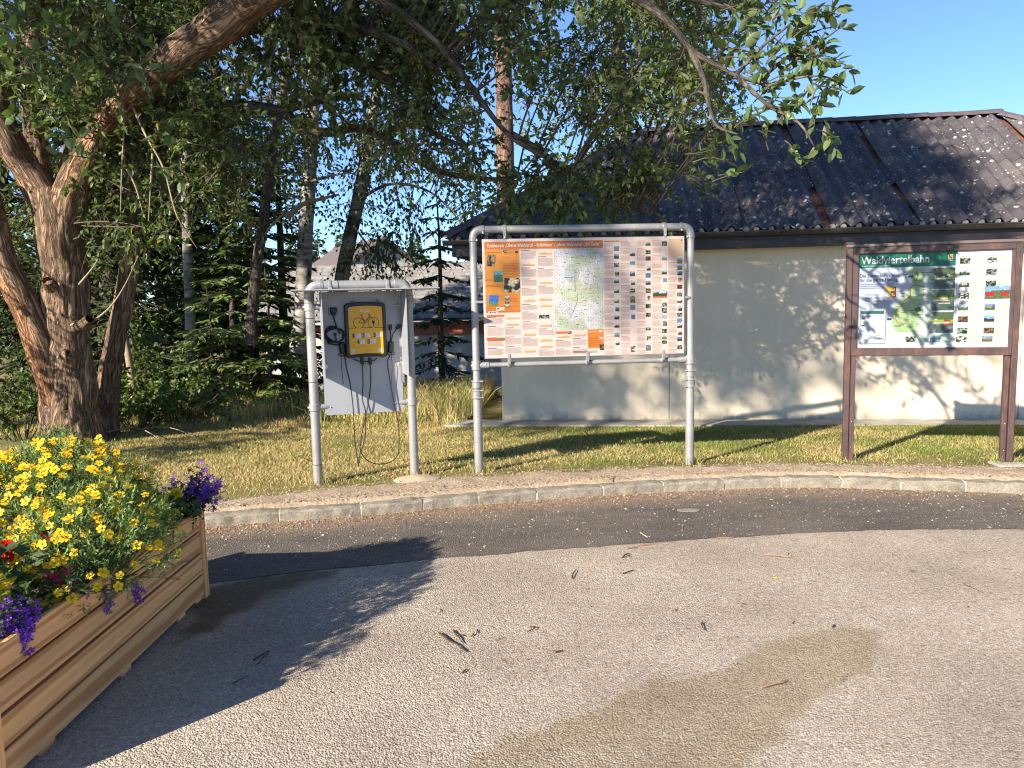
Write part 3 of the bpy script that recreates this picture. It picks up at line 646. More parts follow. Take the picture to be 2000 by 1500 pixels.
# low sprays to the left outside the frame
for _ in range(26):
    c = np.array([wr.uniform(-7.2, -5.2), wr.uniform(4.2, 6.8), wr.uniform(1.6, 2.4)])
    x, y, z = proj(c); w = c[2] + .4986 * (c[0] + c[1]) / 1.414; u = (c[0] - c[1]) / 1.414
    if x > -90 or u > -7.5 or w < 1.3 or w > 2.5: continue
    cr.cluster(c + np.array([-.6, 1.0, .8]), c, ntw=9, nleaf=14, L=(.06, .1))
P, D, N, Ln = cr.arrays(); 
GREEN = (.115, .155, .052)
C = hue(GREEN, len(P), r, .28, .10); yel = r.random(len(P)) < .02; C[yel] = hue((.34, .26, .05), int(yel.sum()), r)
leaves('crown', MLEAF, P - WOFF, D, N, Ln, Ln * r.uniform(.42, .56, len(P)), wil, C)
V, F = tube_np(cr.tw, 4); stuff(mesh_np('twigs', V - WOFF, F, MTWIG, wil, smooth=True))
# the nearest sprays: every leaf its own piece
def leaf_proto(c, name='leaf'):
    V, F = leaf_arrays(np.zeros((1, 3)), np.array([[1.0, 0, 0]]), np.array([[0, 0, 1.0]]), np.array([1.0]), np.array([.5]))
    V2 = V.copy(); mb = MB(); mb.add(V2.tolist(), F.tolist(), tuple(c)); o = mb.build(name, MLEAF, None, color=True, smooth=True); me = o.data; bpy.data.objects.remove(o); return me
LP = [leaf_proto(c) for c in hue((.105, .155, .05), 7, r, .2, .08)]; nleaf_ = 0; REST = []
def spray(c, d, n, L0, parent=wil, off=WOFF):
    global nleaf_
    c = np.array(c); d = unit(np.array(d, float)); tw = []
    l = L0 * 2.6; a = c - d * l; T = bez(a, c, .03, 4, r); tw.append((T, np.array([.005, .004, .003, .002])))
    for k in range(n):
        t = .25 + .75 * (k + .5) / n; p = a + (c - a) * t; ld = unit(d * .7 + unit(r.normal(0, 1, 3)) * .95); nv = unit(np.array([0, 0, 1.0]) + r.normal(0, .6, 3))
        S = unit(np.cross(nv, ld)); nv = np.cross(ld, S); s = L0 * r.uniform(.8, 1.25)
        M = Matrix(((ld[0], S[0], nv[0], p[0] - off[0]), (ld[1], S[1], nv[1], p[1] - off[1]), (ld[2], S[2], nv[2], p[2] - off[2]), (0, 0, 0, 1))) @ Matrix.Diagonal((s, s, s, 1))
        nleaf_ += 1
        if nleaf_ > 300: REST.append((p, ld, nv, s)); continue
        o = bpy.data.objects.new('leaf', LP[nleaf_ % 7]); COL.objects.link(o); o.parent = parent; o.matrix_local = M
    V, F = tube_np(tw, 5); return V, F
SP = [(1478, 10, 5.0), (1520, 22, 4.9), (1572, 48, 4.85), (1600, 35, 4.8), (1640, 30, 4.75), (1655, 55, 4.75), (1545, 70, 4.85), (1505, 60, 4.95), (1580, 85, 4.8), (1620, 95, 4.8), (1640, 118, 4.75), (1600, 130, 4.8), (1560, 120, 4.85), (1530, 140, 4.9), (1480, 120, 5.0), (1510, 175, 4.9),
      (1555, 170, 4.85), (1590, 165, 4.8), (1610, 190, 4.8), (1650, 160, 4.7), (1672, 145, 4.7), (1662, 185, 4.7), (1575, 205, 4.8), (1540, 215, 4.85), (1500, 215, 4.9), (1460, 90, 5.0), (1440, 40, 5.1), (1605, 285, 4.75), (1630, 300, 4.7), (1560, 310, 4.8), (1590, 250, 4.8), (1625, 280, 4.75), (1420, 315, 5.05), (1445, 300, 5.0), (1455, 335, 5.0), (1400, 290, 5.1), (1470, 245, 5.0),
      (40, 45, 6.6), (100, 120, 6.5), (130, 160, 6.4), (160, 60, 6.6), (60, 170, 6.5), (110, 300, 6.7), (130, 265, 6.7), (215, 50, 6.6), (70, 160, 6.5), (95, 45, 6.5), (300, 95, 6.8), (35, 15, 6.4), (20, 110, 6.5), (75, 95, 6.5), (150, 115, 6.5), (180, 20, 6.6), (15, 70, 6.4), (235, 130, 6.8), (330, 240, 7.4), (360, 355, 7.6), (350, 330, 7.6), (320, 130, 7), (450, 300, 7.8), (25, 235, 6.7), (180, 330, 7.4)]
SP += [(r.uniform(1430, 1650), 0, 0) for _ in range(22)]; SP = [p if p[2] else (p[0], r.uniform(10, 240) * (1 - max(0, p[0] - 1560) / 260), 5.0 - (p[0] - 1430) / 800) for p in SP]
tws = []; bb = 0
for i, (x, y, Y) in enumerate(SP):
    if i < 37 or i > 63: d = np.array([r.normal(.6, .5), r.normal(-.2, .4), r.normal(-.15, .5)]); L0 = .084
    else: d = np.array([r.normal(.2, .6), r.normal(-.5, .3), r.normal(-.1, .4)]); L0 = .115
    tws.append(spray(at(x, y, Y), d, 7, L0))
P, D, N, Ln = [np.array([q[i] for q in REST]) for i in range(4)]; leaves('spray_leaves', MLEAF, P - WOFF, D, N, Ln, Ln * .5, wil, hue((.115, .165, .055), len(P), r, .2, .08))
V, F = join(tws); stuff(mesh_np('spray_twigs', V - WOFF, F, MTWIG, wil, smooth=True))
# bare dead twigs hanging from the fork
for P in ([(240, 190, 8.2), (242, 250, 8.1), (238, 330, 8.1), (235, 430, 8.1)], [(258, 205, 8.2), (285, 265, 8.1), (320, 330, 8.0), (345, 420, 7.9), (385, 485, 7.9)], [(298, 300, 8.1), (294, 370, 8.1), (290, 432, 8.1)], [(248, 330, 8.1), (265, 365, 8.1), (278, 412, 8.1)], [(180, 260, 8.1), (200, 225, 8.0), (212, 190, 8.0)], [(176, 632, 8.35), (215, 600, 8.3), (245, 555, 8.3), (270, 500, 8.2)], [(155, 555, 8.4), (180, 525, 8.3), (192, 505, 8.3)]):
    V, F, _, _ = limb(A_(P), [.014, .009, .004], 6, 5, .15, 9); mesh_np('dead_twig', shift(V, WOFF), F, MDEAD, wil, smooth=True)
# ---- tall tree behind the viewer that dapples the wall
sh = thing('shade_tree', 'tall broadleaf tree standing behind the viewer whose crown dapples wall and roof', 'tree', (-16.0, 1.3, 0))
SO = np.array(sh.location); sr = np.random.default_rng(21)
uw = lambda u, s, z: (u * math.cos(R_(SUN_AZ)) + s * math.sin(R_(SUN_AZ)), -u * math.sin(R_(SUN_AZ)) + s * math.cos(R_(SUN_AZ)), z)
tp = [uw(-12.4, -10.2, -.1), uw(-12.4, -10.2, 3), uw(-12.3, -10, 7), uw(-11.6, -9.9, 10.3), uw(-8.2, -9.7, 12.3), uw(-4.8, -9.5, 15)]
parts = [limb(tp, [.42, .36, .32, .28, .2, .07], 16, 8, .08, 2)]
sk = parts[0][2]; lb = []
for k in range(16):
    p = sk[sr.integers(int(len(sk) * .6), len(sk))]; a = sr.uniform(0, 6.28); q = p + np.array([math.cos(a), math.sin(a), .45]) * sr.uniform(1.8, 3.0); b = limb([p, (p + q) / 2 + np.array([0, 0, .25]), q], [.09, .06, .03], 8, 5, .1, 3); parts.append(b); lb.append(b[2])
V, F = join([(p[0], p[1]) for p in parts]); mesh_np('trunk', shift(V, SO), F, MBARKG, sh, smooth=True)
sk = np.concatenate([sk] + lb); cs_ = Crown(sr); n = 0
AH = (math.sin(R_(SUN_AZ)), math.cos(R_(SUN_AZ))); TE = math.tan(R_(SUN_EL))
while n < 225:
    u = sr.uniform(-8.6, -1.2); w = sr.uniform(3.4, 14); s = sr.normal(-9.5, 1.6)
    wb_ = 3.95 + (u + 6.7) * .40 - (.6 if u < -5.7 else 0); wt = 13.2 - max(0, u + 5.2) * 1.8
    e = ((u + 4.9) / 3.8) ** 2
    if e > 1 or w < wb_ or w > wt: continue
    if u > -5.7 and w - wb_ < .7 and sr.random() < .5: continue
    if (u < -6.2 and w > 4.1) or u < -6.9: continue
    if u > -4.4 and sr.random() < (.42 if w < 7.3 else .22): continue
    c = np.array([u * AH[1] + s * AH[0], -u * AH[0] + s * AH[1], w - TE * s])
    src = nearest(sk, c, sr); 
    if np.linalg.norm(src - c) > 3: src = c + unit(src - c) * 2.2
    cs_.cluster(src, c, ntw=9, nleaf=13, tl=(.35, .95), L=(.10, .15), br=.02); n += 1
for k in range(64):
    u, w, nt = (sr.uniform(-6.8, -5.1), sr.uniform(3.6, 4.3), 7) if k < 34 else ((sr.uniform(-5.3, -3.2), sr.uniform(4.7, 6.6), 6) if k < 48 else (sr.uniform(-5.4, -3.4), sr.uniform(4.45, 5.0), 6))
    if u > -5.8 and w < 4.1: continue
    s = sr.normal(-9.5, 1.6); c = np.array([u * AH[1] + s * AH[0], -u * AH[0] + s * AH[1], w - TE * s]); src = nearest(sk, c, sr)
    if np.linalg.norm(src - c) > 3: src = c + unit(src - c) * 2.2
    cs_.cluster(src, c, ntw=nt, nleaf=13, tl=(.35, .95), L=(.10, .15), br=.02)
P, D, N, Ln = cs_.arrays(); leaves('crown', MLEAF, P - SO, D, N, Ln, Ln * .62, sh, hue((.06, .1, .025), len(P), sr), True)
V, F = tube_np(cs_.tw, 3); stuff(mesh_np('twigs', V - SO, F, MTWIG, sh))
# ---- birches, thin tree, pine, leaning stems behind the lawn
def back_tree(name, label, cat, P, rad, mat, leafspec=None, group=None, seg=12, branches=()):
    pts = A_(P); t = thing(name, label, cat, (pts[0][0], pts[0][1], max(-1.5, pts[0][2] - .15)), 0, group); o = np.array(t.location)
    v, f, p, _ = limb([np.array([pts[0][0], pts[0][1], o[2] - .1])] + pts, [rad[0] * 1.15] + list(rad), seg, 8, .06, 3); mesh_np('trunk', shift(v, o), f, mat, t, smooth=True)
    sk = [p]
    for q, r0, r1, m in branches:
        v, f, pp, _ = limb(A_(q), [r0, (r0 + r1) / 2, r1], 7, 6, .12, 6); mesh_np('branch', shift(v, o), f, m or mat, t, smooth=True); sk.append(pp)
    sk = np.concatenate(sk)
    if leafspec:
        c = Crown(np.random.default_rng(leafspec['seed'])); q = c.r
        for (n, x0, x1, y0, y1, Y0, Y1, nl) in leafspec['fill']:
            for _ in range(n):
                ctr = at(q.uniform(x0, x1), q.uniform(y0, y1), q.uniform(Y0, Y1)); s = nearest(sk, ctr, q, 0)
                if np.linalg.norm(s - ctr) > 2.8: s = ctr + unit(s - ctr) * 2.0
                c.cluster(s, ctr, ntw=leafspec.get('ntw', 9), nleaf=nl, tl=leafspec.get('tl', (.4, .9)), droop=leafspec.get('droop', .6), L=leafspec.get('L', (.045, .075)), br=.012)
        P_, D_, N_, L_ = c.arrays(); leaves('crown', MLEAF2, P_ - o, D_, N_, L_, L_ * .66, t, hue(leafspec['col'], len(P_), q, .3, .1))
        V, F = tube_np(c.tw, 4); stuff(mesh_np('twigs', V - o, F, MTWIG, t))
    return t
BG = (.08, .118, .04)
back_tree('birch_tree', 'upright white barked birch rising straight behind the charging stand', 'tree', [(582, 690, 12.6), (590, 600, 12.6), (597, 450, 12.6), (607, 300, 12.6), (614, 150, 12.6), (622, 20, 12.6), (628, -120, 12.6)], [.15, .125, .12, .11, .1, .09, .08], MBIRCH,
    dict(seed=31, fill=[(26, 470, 640, 120, 420, 11.8, 13.4, 11), (22, 520, 760, -60, 120, 12, 13.4, 13)], col=BG, droop=.8), None, 14,
    [([(560, 425, 11.9), (590, 400, 11.9), (630, 388, 11.8), (662, 380, 11.8)], .05, .015, MDEAD), ([(590, 360, 12.4), (640, 345, 12.2), (690, 335, 12.1)], .03, .01, MDEAD), ([(600, 300, 12.5), (640, 255, 12.4), (690, 225, 12.4)], .03, .01, MTWIG)])
back_tree('birch_tree', 'leaning birch whose trunk tilts right above the charging stand roof', 'tree', [(664, 600, 13.2), (668, 545, 13.2), (682, 470, 13.2), (700, 390, 13.2), (716, 300, 13.2), (735, 180, 13.2), (752, 40, 13.2), (765, -100, 13.2)], [.13, .125, .12, .115, .105, .09, .08, .07], MBIRCH,
    dict(seed=32, fill=[(30, 680, 960, 150, 330, 12.2, 14, 12), (20, 640, 960, 300, 430, 12.4, 14, 10), (10, 640, 800, 430, 520, 12.2, 13.2, 9), (18, 700, 1000, -60, 140, 12.4, 14, 13)], col=BG, droop=.9), None, 14,
    [([(700, 390, 13.1), (760, 360, 13), (830, 370, 13), (880, 410, 12.9), (910, 455, 12.9)], .03, .008, MTWIG), ([(690, 440, 13.1), (720, 480, 13), (760, 520, 12.9), (800, 555, 12.8)], .02, .006, MTWIG), ([(720, 280, 13.1), (800, 250, 13), (900, 270, 12.9)], .03, .01, MTWIG)])
back_tree('young_tree', 'thin brown barked tree bending left of the upright birch', 'tree', [(490, 640, 11.2), (500, 530, 11.2), (512, 450, 11.2), (522, 370, 11.2), (535, 280, 11.2), (555, 170, 11.2), (580, 50, 11.2), (590, -80, 11.2)], [.085, .08, .075, .07, .065, .06, .05, .045], MBARKG,
    dict(seed=33, fill=[(16, 440, 620, 60, 300, 10.8, 12, 10)], col=BG), None, 10, [([(508, 470, 11.2), (545, 425, 11.1), (585, 405, 11.0)], .02, .008, MDEAD)])
back_tree('birch_tree', 'slim pale birch half hidden in the dark spruces left of the charging stand', 'tree', [(372, 690, 12.2), (371, 600, 12.2), (366, 480, 12.2), (362, 380, 12.2), (362, 260, 12.2)], [.085, .08, .075, .07, .06], MBIRCH, dict(seed=34, fill=[(14, 300, 460, 180, 330, 11.8, 12.6, 10)], col=BG), None, 10)
back_tree('leaning_stem', 'short pale bare stem leaning beside the big forked trunk', 'tree', [(262, 775, 10.6), (254, 715, 10.6), (246, 670, 10.6), (240, 640, 10.6)], [.05, .048, .042, .035], MDEAD, dict(seed=35, fill=[(4, 230, 280, 560, 640, 10.3, 10.9, 10)], col=BG, tl=(.2, .4)), None, 10)
back_tree('pine_tree', 'tall pine with orange brown flaking bark rising behind the roof corner', 'tree', [(990, 600, 17), (988, 400, 17), (986, 280, 17), (984, 160, 17), (980, 40, 17), (975, -150, 17)], [.24, .2, .19, .175, .165, .14], MPINE,
    dict(seed=36, fill=[(26, 880, 1100, -140, 60, 16, 18, 14)], col=(.04, .066, .025), L=(.08, .13)), None, 14)
back_tree('broadleaf_tree', 'sunlit yellow green tree beyond the roof ridge, behind the hanging leaves', 'tree', [(1215, 420, 19), (1215, 250, 19), (1210, 120, 19), (1205, -60, 19)], [.22, .19, .16, .1], MBARKG,
    dict(seed=37, fill=[(60, 1120, 1370, -60, 215, 18, 21, 14), (34, 980, 1180, 60, 330, 18, 21, 13), (26, 1330, 1480, -40, 200, 18.5, 21, 10)], col=(.12, .15, .03), L=(.07, .11), tl=(.5, 1.1)), None, 12)
back_tree('broadleaf_tree', 'tall dark leaved tree filling the gap behind the forked trunk', 'tree', [(215, 640, 13.5), (212, 420, 13.5), (205, 200, 13.5), (200, -100, 13.5)], [.2, .18, .15, .1], MBARKG,
    dict(seed=38, fill=[(95, -80, 460, -60, 330, 12.4, 15, 14), (84, 150, 470, 260, 480, 12.4, 14.5, 13), (34, -120, 120, 330, 640, 12, 15, 13)], col=(.05, .075, .02), L=(.07, .11), tl=(.5, 1.0)), None, 12)
# ---- spruces
def spruce(x, y, Y, H, Rb, seed, label, col, group=None, base=None, dens=1.0, skirt=.25):
    q = np.random.default_rng(seed); p = at(x, y, Y); z0 = base if base is not None else float(lawn_z(np.array(p[0]), np.array(p[1])))
    t = thing('spruce_tree', label, 'tree', (p[0], p[1], z0), 0, group)
    v, f, pp, _ = limb([(0, 0, -.1), (0, 0, H * .3), (.03, 0, H * .7), (0, 0, H)], [H * .018, H * .014, H * .008, .006], 8, 6, .05, 3); mesh_np('trunk', v, f, MBARKG, t, smooth=True)
    tw = []; P = []; D = []; L_ = []; nw = int(H / .26)
    for i in range(nw):
        z = skirt + (H - skirt) * (i + q.uniform(-.3, .3)) / nw; rad = Rb * (1 - z / H) ** .85 + .06
        for k in range(int((7 + 3 * q.random()) * dens ** .5)):
            a = q.uniform(0, 6.28); l = rad * q.uniform(.65, 1.12); dr = np.array([math.cos(a), math.sin(a), 0]); n = max(3, int(l / .22))
            pts = np.array([dr * l * s + np.array([0, 0, z + l * (-.25 * s - .12 * s * s + .18 * s ** 3)]) for s in np.linspace(0, 1, n + 1)]); tw.append((pts, np.linspace(.012, .003, n + 1)))
            m = int(l * 30 * dens) + 4; s = q.uniform(.12, 1.02, m); j = np.minimum(n - 1, (s * n).astype(int)); ff = (s * n - j)[:, None]; pos = pts[j] * (1 - ff) + pts[j + 1] * ff
            sd = np.where(q.random(m) < .5, 1, -1)[:, None] * np.cross(dr, [0, 0, 1])[None, :]
            P.append(pos); D.append(unit(dr[None, :] * q.uniform(.4, 1, (m, 1)) + sd * q.uniform(.3, 1.0, (m, 1)) + np.array([0, 0, -1.0]) * q.uniform(.05, .55, (m, 1)))); L_.append(q.uniform(.1, .26, m) * min(1, .5 + rad))
    P = np.concatenate(P); D = np.concatenate(D); L_ = np.concatenate(L_); N = unit(np.array([0, 0, 1.0]) + q.normal(0, .5, P.shape)); c = hue(col, len(P), q, .25, .08)
    tip = L_ < .14; c[tip] *= 1.35
    leaves('foliage', MNEED, P, D, N, L_, L_ * .2 + .008, t, c, True)
    V, F = tube_np(tw, 3); stuff(mesh_np('branches', V, F, MTWIG, t)); return t
SC = (.055, .085, .03)
spruce(862, 690, 13.8, 3.7, 1.0, 41, 'small dark spruce standing alone between charging stand and map board', (.03, .052, .022), dens=.8, skirt=.15)
spruce(455, 740, 13.4, 8.5, 1.5, 42, 'tall dark spruce left of the thin bending tree', SC)
spruce(330, 745, 13.8, 9.0, 1.6, 43, 'tall dark spruce behind the pale birch at far left', SC)
spruce(528, 742, 11.6, 2.3, .95, 44, 'low bright green spruce with drooping tips left of the charging stand', (.15, .19, .05), dens=1.6, skirt=.1)
spruce(415, 748, 11.2, 1.9, 1.05, 45, 'spreading young spruce at the edge of the lawn', (.13, .17, .05), dens=1.6, skirt=.1)
spruce(460, 735, 12.2, 3.6, 1.1, 46, 'middle sized spruce with sunlit tips between the low spruces and tall ones', (.11, .15, .045), dens=1.3)
spruce(40, 740, 14.0, 7.5, 1.7, 47, 'tall dark spruce behind the left edge of the forked tree', SC)
spruce(180, 735, 15.0, 9.5, 1.7, 48, 'tall spruce hidden behind the forked trunk', SC)
spruce(395, 738, 15.5, 9.5, 1.7, 150, 'tallest spruce, standing behind the pale slim birch', SC)
spruce(270, 738, 12.6, 6.0, 1.25, 151, 'dense spruce right behind the leaning pale stem', SC, dens=1.3)
spruce(500, 738, 12.9, 5.4, 1.15, 152, 'bushy spruce behind the drooping low spruce', (.06, .09, .028), dens=1.4)
spruce(560, 735, 15.0, 6.0, 1.1, 49, 'narrow spruce behind the upright birch', SC, dens=.8)
# ---- shrubs
def shrub(x, y, Y, w, h, seed, label, col, n=14, L=(.05, .08)):
    q = np.random.default_rng(seed); p = at(x, y, Y); z0 = float(lawn_z(np.array(p[0]), np.array(p[1]))); t = thing('shrub', label, 'shrub', (p[0], p[1], z0)); c = Crown(q)
    for k in range(n):
        a = q.uniform(0, 6.28); rr = w * q.random() ** .5; e = np.array([math.cos(a) * rr, math.sin(a) * rr * .7, h * q.uniform(.35, 1.0) * (1 - .4 * rr / w)])
        c.cluster(np.array([e[0] * .2, e[1] * .2, 0.0]), e, ntw=8, nleaf=11, tl=(.12, .32), droop=.1, L=L, br=.008)
    P, D, N, L_ = c.arrays(); leaves('foliage', MLEAF, P, D, N, L_, L_ * .62, t, hue(col, len(P), q, .25, .1)); V, F = tube_np(c.tw, 4); stuff(mesh_np('stems', V, F, MTWIG, t)); return t
shrub(40, 830, 9.3, .75, 1.35, 51, 'leafy bush left of the thick forked trunk', (.09, .13, .03), 16)
shrub(262, 820, 9.9, .6, .9, 52, 'low leafy bush at the right foot of the thick forked trunk', (.11, .16, .04), 15)
shrub(345, 790, 10.4, .85, 1.1, 53, 'loose bush with round leaves in front of the young spruces', (.12, .17, .045), 18)
shrub(300, 770, 11.0, .6, 1.7, 54, 'upright shrub beside the leaning pale stem', (.11, .155, .04), 14)
shrub(-30, 800, 11.0, 1.2, 1.8, 55, 'sunlit bush at the far left edge behind the grass', (.08, .11, .03), 18)
shrub(560, 760, 12.0, .8, .9, 56, 'low shrub behind the left post of the charging stand', (.06, .09, .025), 14)
shrub(690, 735, 13.5, 1.0, 1.1, 57, 'dark shrub behind the charging stand panel', (.045, .07, .022), 16)
# ---- barn with shingle roof behind the trees, far wood
MSHING = simple('barn_shingles', (.21, .195, .18), .9, 0, .35, 3.5, bump=.4); MBW = simple('barn_white', (.42, .40, .37), .9); MRED = simple('barn_red_band', (.42, .13, .085), .8)
b0 = at(835, 520, 22.0); barn = thing('barn', 'long low barn with grey shingle roof seen between the birches', 'barn', (b0[0] - .5, 22.0, -1.5), R_(-4)); 
bm = MB(); bm.box((0, 1.5, 1.2), (7.8, 5, 2.4)).build('wall', MBW, barn)
MB().box((0, -1.055, 2.35), (8.0, .06, .3)).build('red_band', MRED, barn)
qs = random.Random(4); rt = np.array([[0, -1.5, 2.62], [0, 2.0, 4.25]])
roofb = MB().add([(-4.2, -1.5, 2.58), (4.2, -1.5, 2.58), (4.2, 2.0, 4.21), (-4.2, 2.0, 4.21), (4.2, 5.5, 2.58), (-4.2, 5.5, 2.58)], [(0, 1, 2, 3), (3, 2, 4, 5)]).build('roof', MSHING, barn)
for k in range(15):
    a = rt[0] + (rt[1] - rt[0]) * k / 15; b = rt[0] + (rt[1] - rt[0]) * (k + 1.15) / 15; mb = MB(); x = -4.2
    while x < 4.2:
        w = qs.uniform(.22, .4); l = qs.uniform(.0, .05); lo = qs.uniform(-.03, .03)
        mb.add([(x, a[1] - lo, a[2] + .07 + l * .5), (x + w - .015, a[1] - lo, a[2] + .07 + l * .5), (x + w - .015, b[1], b[2] + .015), (x, b[1], b[2] + .015), (x, a[1] - lo, a[2] + .02), (x + w - .015, a[1] - lo, a[2] + .02)], [(0, 1, 2, 3), (4, 5, 1, 0)]); x += w
    stuff(mb.build('shingle_course', MSHING, roofb))
h0 = at(700, 505, 34); hs = thing('farm_house', 'small white gabled house whose roof peaks above the barn', 'house', (h0[0], 34, -1.5), R_(30))
MB().add([(-2.2, -3, 0), (2.2, -3, 0), (2.2, 3, 0), (-2.2, 3, 0), (-2.2, -3, 4.0), (2.2, -3, 4.0), (2.2, 3, 4.0), (-2.2, 3, 4.0), (0, -3, 5.5), (0, 3, 5.5)], [(0, 1, 5, 8, 4), (1, 2, 6, 5), (2, 3, 7, 9, 6), (3, 0, 4, 7)]).build('wall', MBW, hs)
MB().add([(-2.6, -3.3, 3.78), (0, -3.3, 5.58), (0, 3.3, 5.58), (-2.6, 3.3, 3.78), (2.6, -3.3, 3.78), (2.6, 3.3, 3.78), (-2.6, -3.3, 3.9), (0, -3.3, 5.7), (0, 3.3, 5.7), (-2.6, 3.3, 3.9), (2.6, -3.3, 3.9), (2.6, 3.3, 3.9)], [(0, 1, 2, 3), (1, 4, 5, 2), (6, 9, 8, 7), (7, 8, 11, 10), (0, 6, 7, 1), (1, 7, 10, 4)]).build('roof', simple('house_roof', (.11, .085, .075), .9), hs)
fq = np.random.default_rng(61); P = []; D = []; L_ = []; tw = []
for k in range(150):
    x = fq.uniform(-75, 70); y = fq.uniform(70, 105); h = fq.uniform(7.5, 11.5) * (y / 85); m = 210
    s = fq.random(m) ** .7; a = fq.uniform(0, 6.28, m); rr = (1 - s) * h * .2 + .15
    P.append(np.stack([x + np.cos(a) * rr * .6, y + np.sin(a) * rr * .6, -1.5 + s * h], 1)); D.append(unit(np.stack([np.cos(a), np.sin(a), -.45 + 0 * a], 1))); L_.append(rr * .9 + .35); tw.append((np.array([(x, y, -1.6), (x, y, h * .5 - 1.5), (x, y, h - 1.6)]), np.array([.2, .12, .02])))
P = np.concatenate(P); D = np.concatenate(D); L_ = np.concatenate(L_)
V, F = leaf_arrays(P, D, unit(np.array([0, 0, 1.0]) + fq.normal(0, .4, P.shape)), L_, L_ * .6, True)
wood = stuff(mesh_np('forest', V, F, MNEED, None, col=hue((.055, .082, .03), len(P), fq, .3))); wood['label'] = 'distant conifer wood on the horizon behind the barn'; wood['category'] = 'forest'
V, F = tube_np(tw, 4); o = stuff(mesh_np('forest_trunks', V, F, MTWIG, wood))
# ---- grass
gq = np.random.default_rng(71)
def blades(name, n, xr, yr, h, wd, label, colf, keep, lean=.5):
    X = gq.uniform(xr[0], xr[1], n); Y = gq.uniform(yr[0], yr[1], n); k = keep(X, Y); X, Y = X[k], Y[k]; m = len(X); Z = lawn_z(X, Y) - .005
    H = gq.uniform(h[0], h[1], m); D = unit(np.stack([gq.normal(0, lean, m), gq.normal(0, lean, m), np.ones(m)], 1)); N = unit(gq.normal(0, 1, (m, 3)) * np.array([1, 1, .1]))
    S = unit(np.cross(D, N)); P = np.stack([X, Y, Z], 1); wd_ = (wd * (1 + .05 * (Y - 6)))[:, None] * .5; bend = np.stack([gq.normal(0, .3, m), gq.normal(0, .3, m), -.15 * np.ones(m)], 1) * H[:, None]
    V = np.stack([P - S * wd_, P + S * wd_, P + D * H[:, None] * .6 + S * wd_ * .8, P + D * H[:, None] * .6 - S * wd_ * .8, P + D * H[:, None] + bend * .6], 1).reshape(-1, 3)
    b = np.arange(m)[:, None] * 5; F = np.concatenate([b + np.array([[0, 1, 2, 3]]), b + np.array([[3, 2, 4, 4]])])
    F3 = F[m:, :3]
    c = colf(X, Y, m)
    # quads and tips in two meshes would double the objects, so tips become slim quads
    V = np.concatenate([V.reshape(m, 5, 3), (V.reshape(m, 5, 3)[:, 4:5] + S[:, None, :] * wd_[:, None, :] * .15)], 1).reshape(-1, 3); b = np.arange(m)[:, None] * 6
    F = np.concatenate([b + np.array([[0, 1, 2, 3]]), b + np.array([[3, 2, 5, 4]])])
    o = stuff(mesh_np(name, V, F, MGRASS, None, col=np.concatenate([c, c]))); o['label'] = label; o['category'] = 'grass'; return o
MGRASS = leaf_mat('grass_blade', .35, .6, .2)
def patch(X, Y, s=1.1, seed=0.): return fnoise(X, Y, s, seed)
def lawncol(X, Y, m):
    f = np.clip(.30 + .9 * patch(X, Y, 1.1) + .35 * patch(X, Y, 4.0, 3.) + np.clip((Y - ygrass(X)) / 2.2, 0, 1) * .55 - .25 + np.clip(X / 3., -.35, .2), 0, 1); dry = gq.random(m) > f
    return np.where(dry[:, None], hue((.50, .385, .18), m, gq, .22), hue((.215, .245, .06), m, gq, .25))
def bld_keep(X, Y):
    q = (X - A[0]) * du[0] + (Y - A[1]) * du[1]; v = (X - A[0]) * dv[0] + (Y - A[1]) * dv[1]; return ~((q > -.5) & (q < UE + .5) & (v > -.46) & (v < VB + .3))
def edge(X, Y): 
    d = Y - ygrass(X) - .12; return gq.random(len(X)) < np.clip(.04 + d / .5 + .35 * patch(X, Y, 5.0, 2.), 0, 1)
blades('lawn_grass', 165000, (-5.2, 5.8), (5.5, 10.2), (.018, .055), .0042, 'short mown grass, straw yellow in places, between kerb and building', lawncol, lambda X, Y: (Y > ygrass(X) - .12) & edge(X, Y) & bld_keep(X, Y))
blades('lawn_grass', 60000, (-9, .2), (9.8, 14), (.03, .12), .007, 'mown grass thinning out under the trees', lawncol, lambda X, Y: bld_keep(X, Y))
def tallcol(X, Y, m): return np.where((gq.random(m) < .62)[:, None], hue((.62, .48, .24), m, gq, .2), hue((.27, .30, .08), m, gq, .25))
blades('tall_grass', 11000, (-2.6, .1), (9.9, 13.2), (.14, .5), .007, 'tall dry seeding grass beside the building corner', tallcol, lambda X, Y: bld_keep(X, Y) & (gq.random(len(X)) < np.clip(.25 + (Y - 9.8) * .5, 0, 1)) & (patch(X, Y, 1.5, 9.) > -.25), .22)
blades('tall_grass', 9000, (-6.5, -2.6), (10.4, 12.6), (.15, .5), .007, 'tall dry grass along the foot of the young spruces', tallcol, lambda X, Y: (patch(X, Y, 1.5, 4.) > -.1), .3)
for x, y in ((622, 946), (810, 930), (936, 922), (1347, 906), (1652, 898), (1966, 906)):
    p = on(x, y); blades('grass_tuft', 150, (p[0] - .11, p[0] + .12), (p[1] - .05, p[1] + .14), (.04, .11), .005, 'longer grass tuft at the foot of a post', lawncol, lambda X, Y: np.ones(len(X), bool), .35)
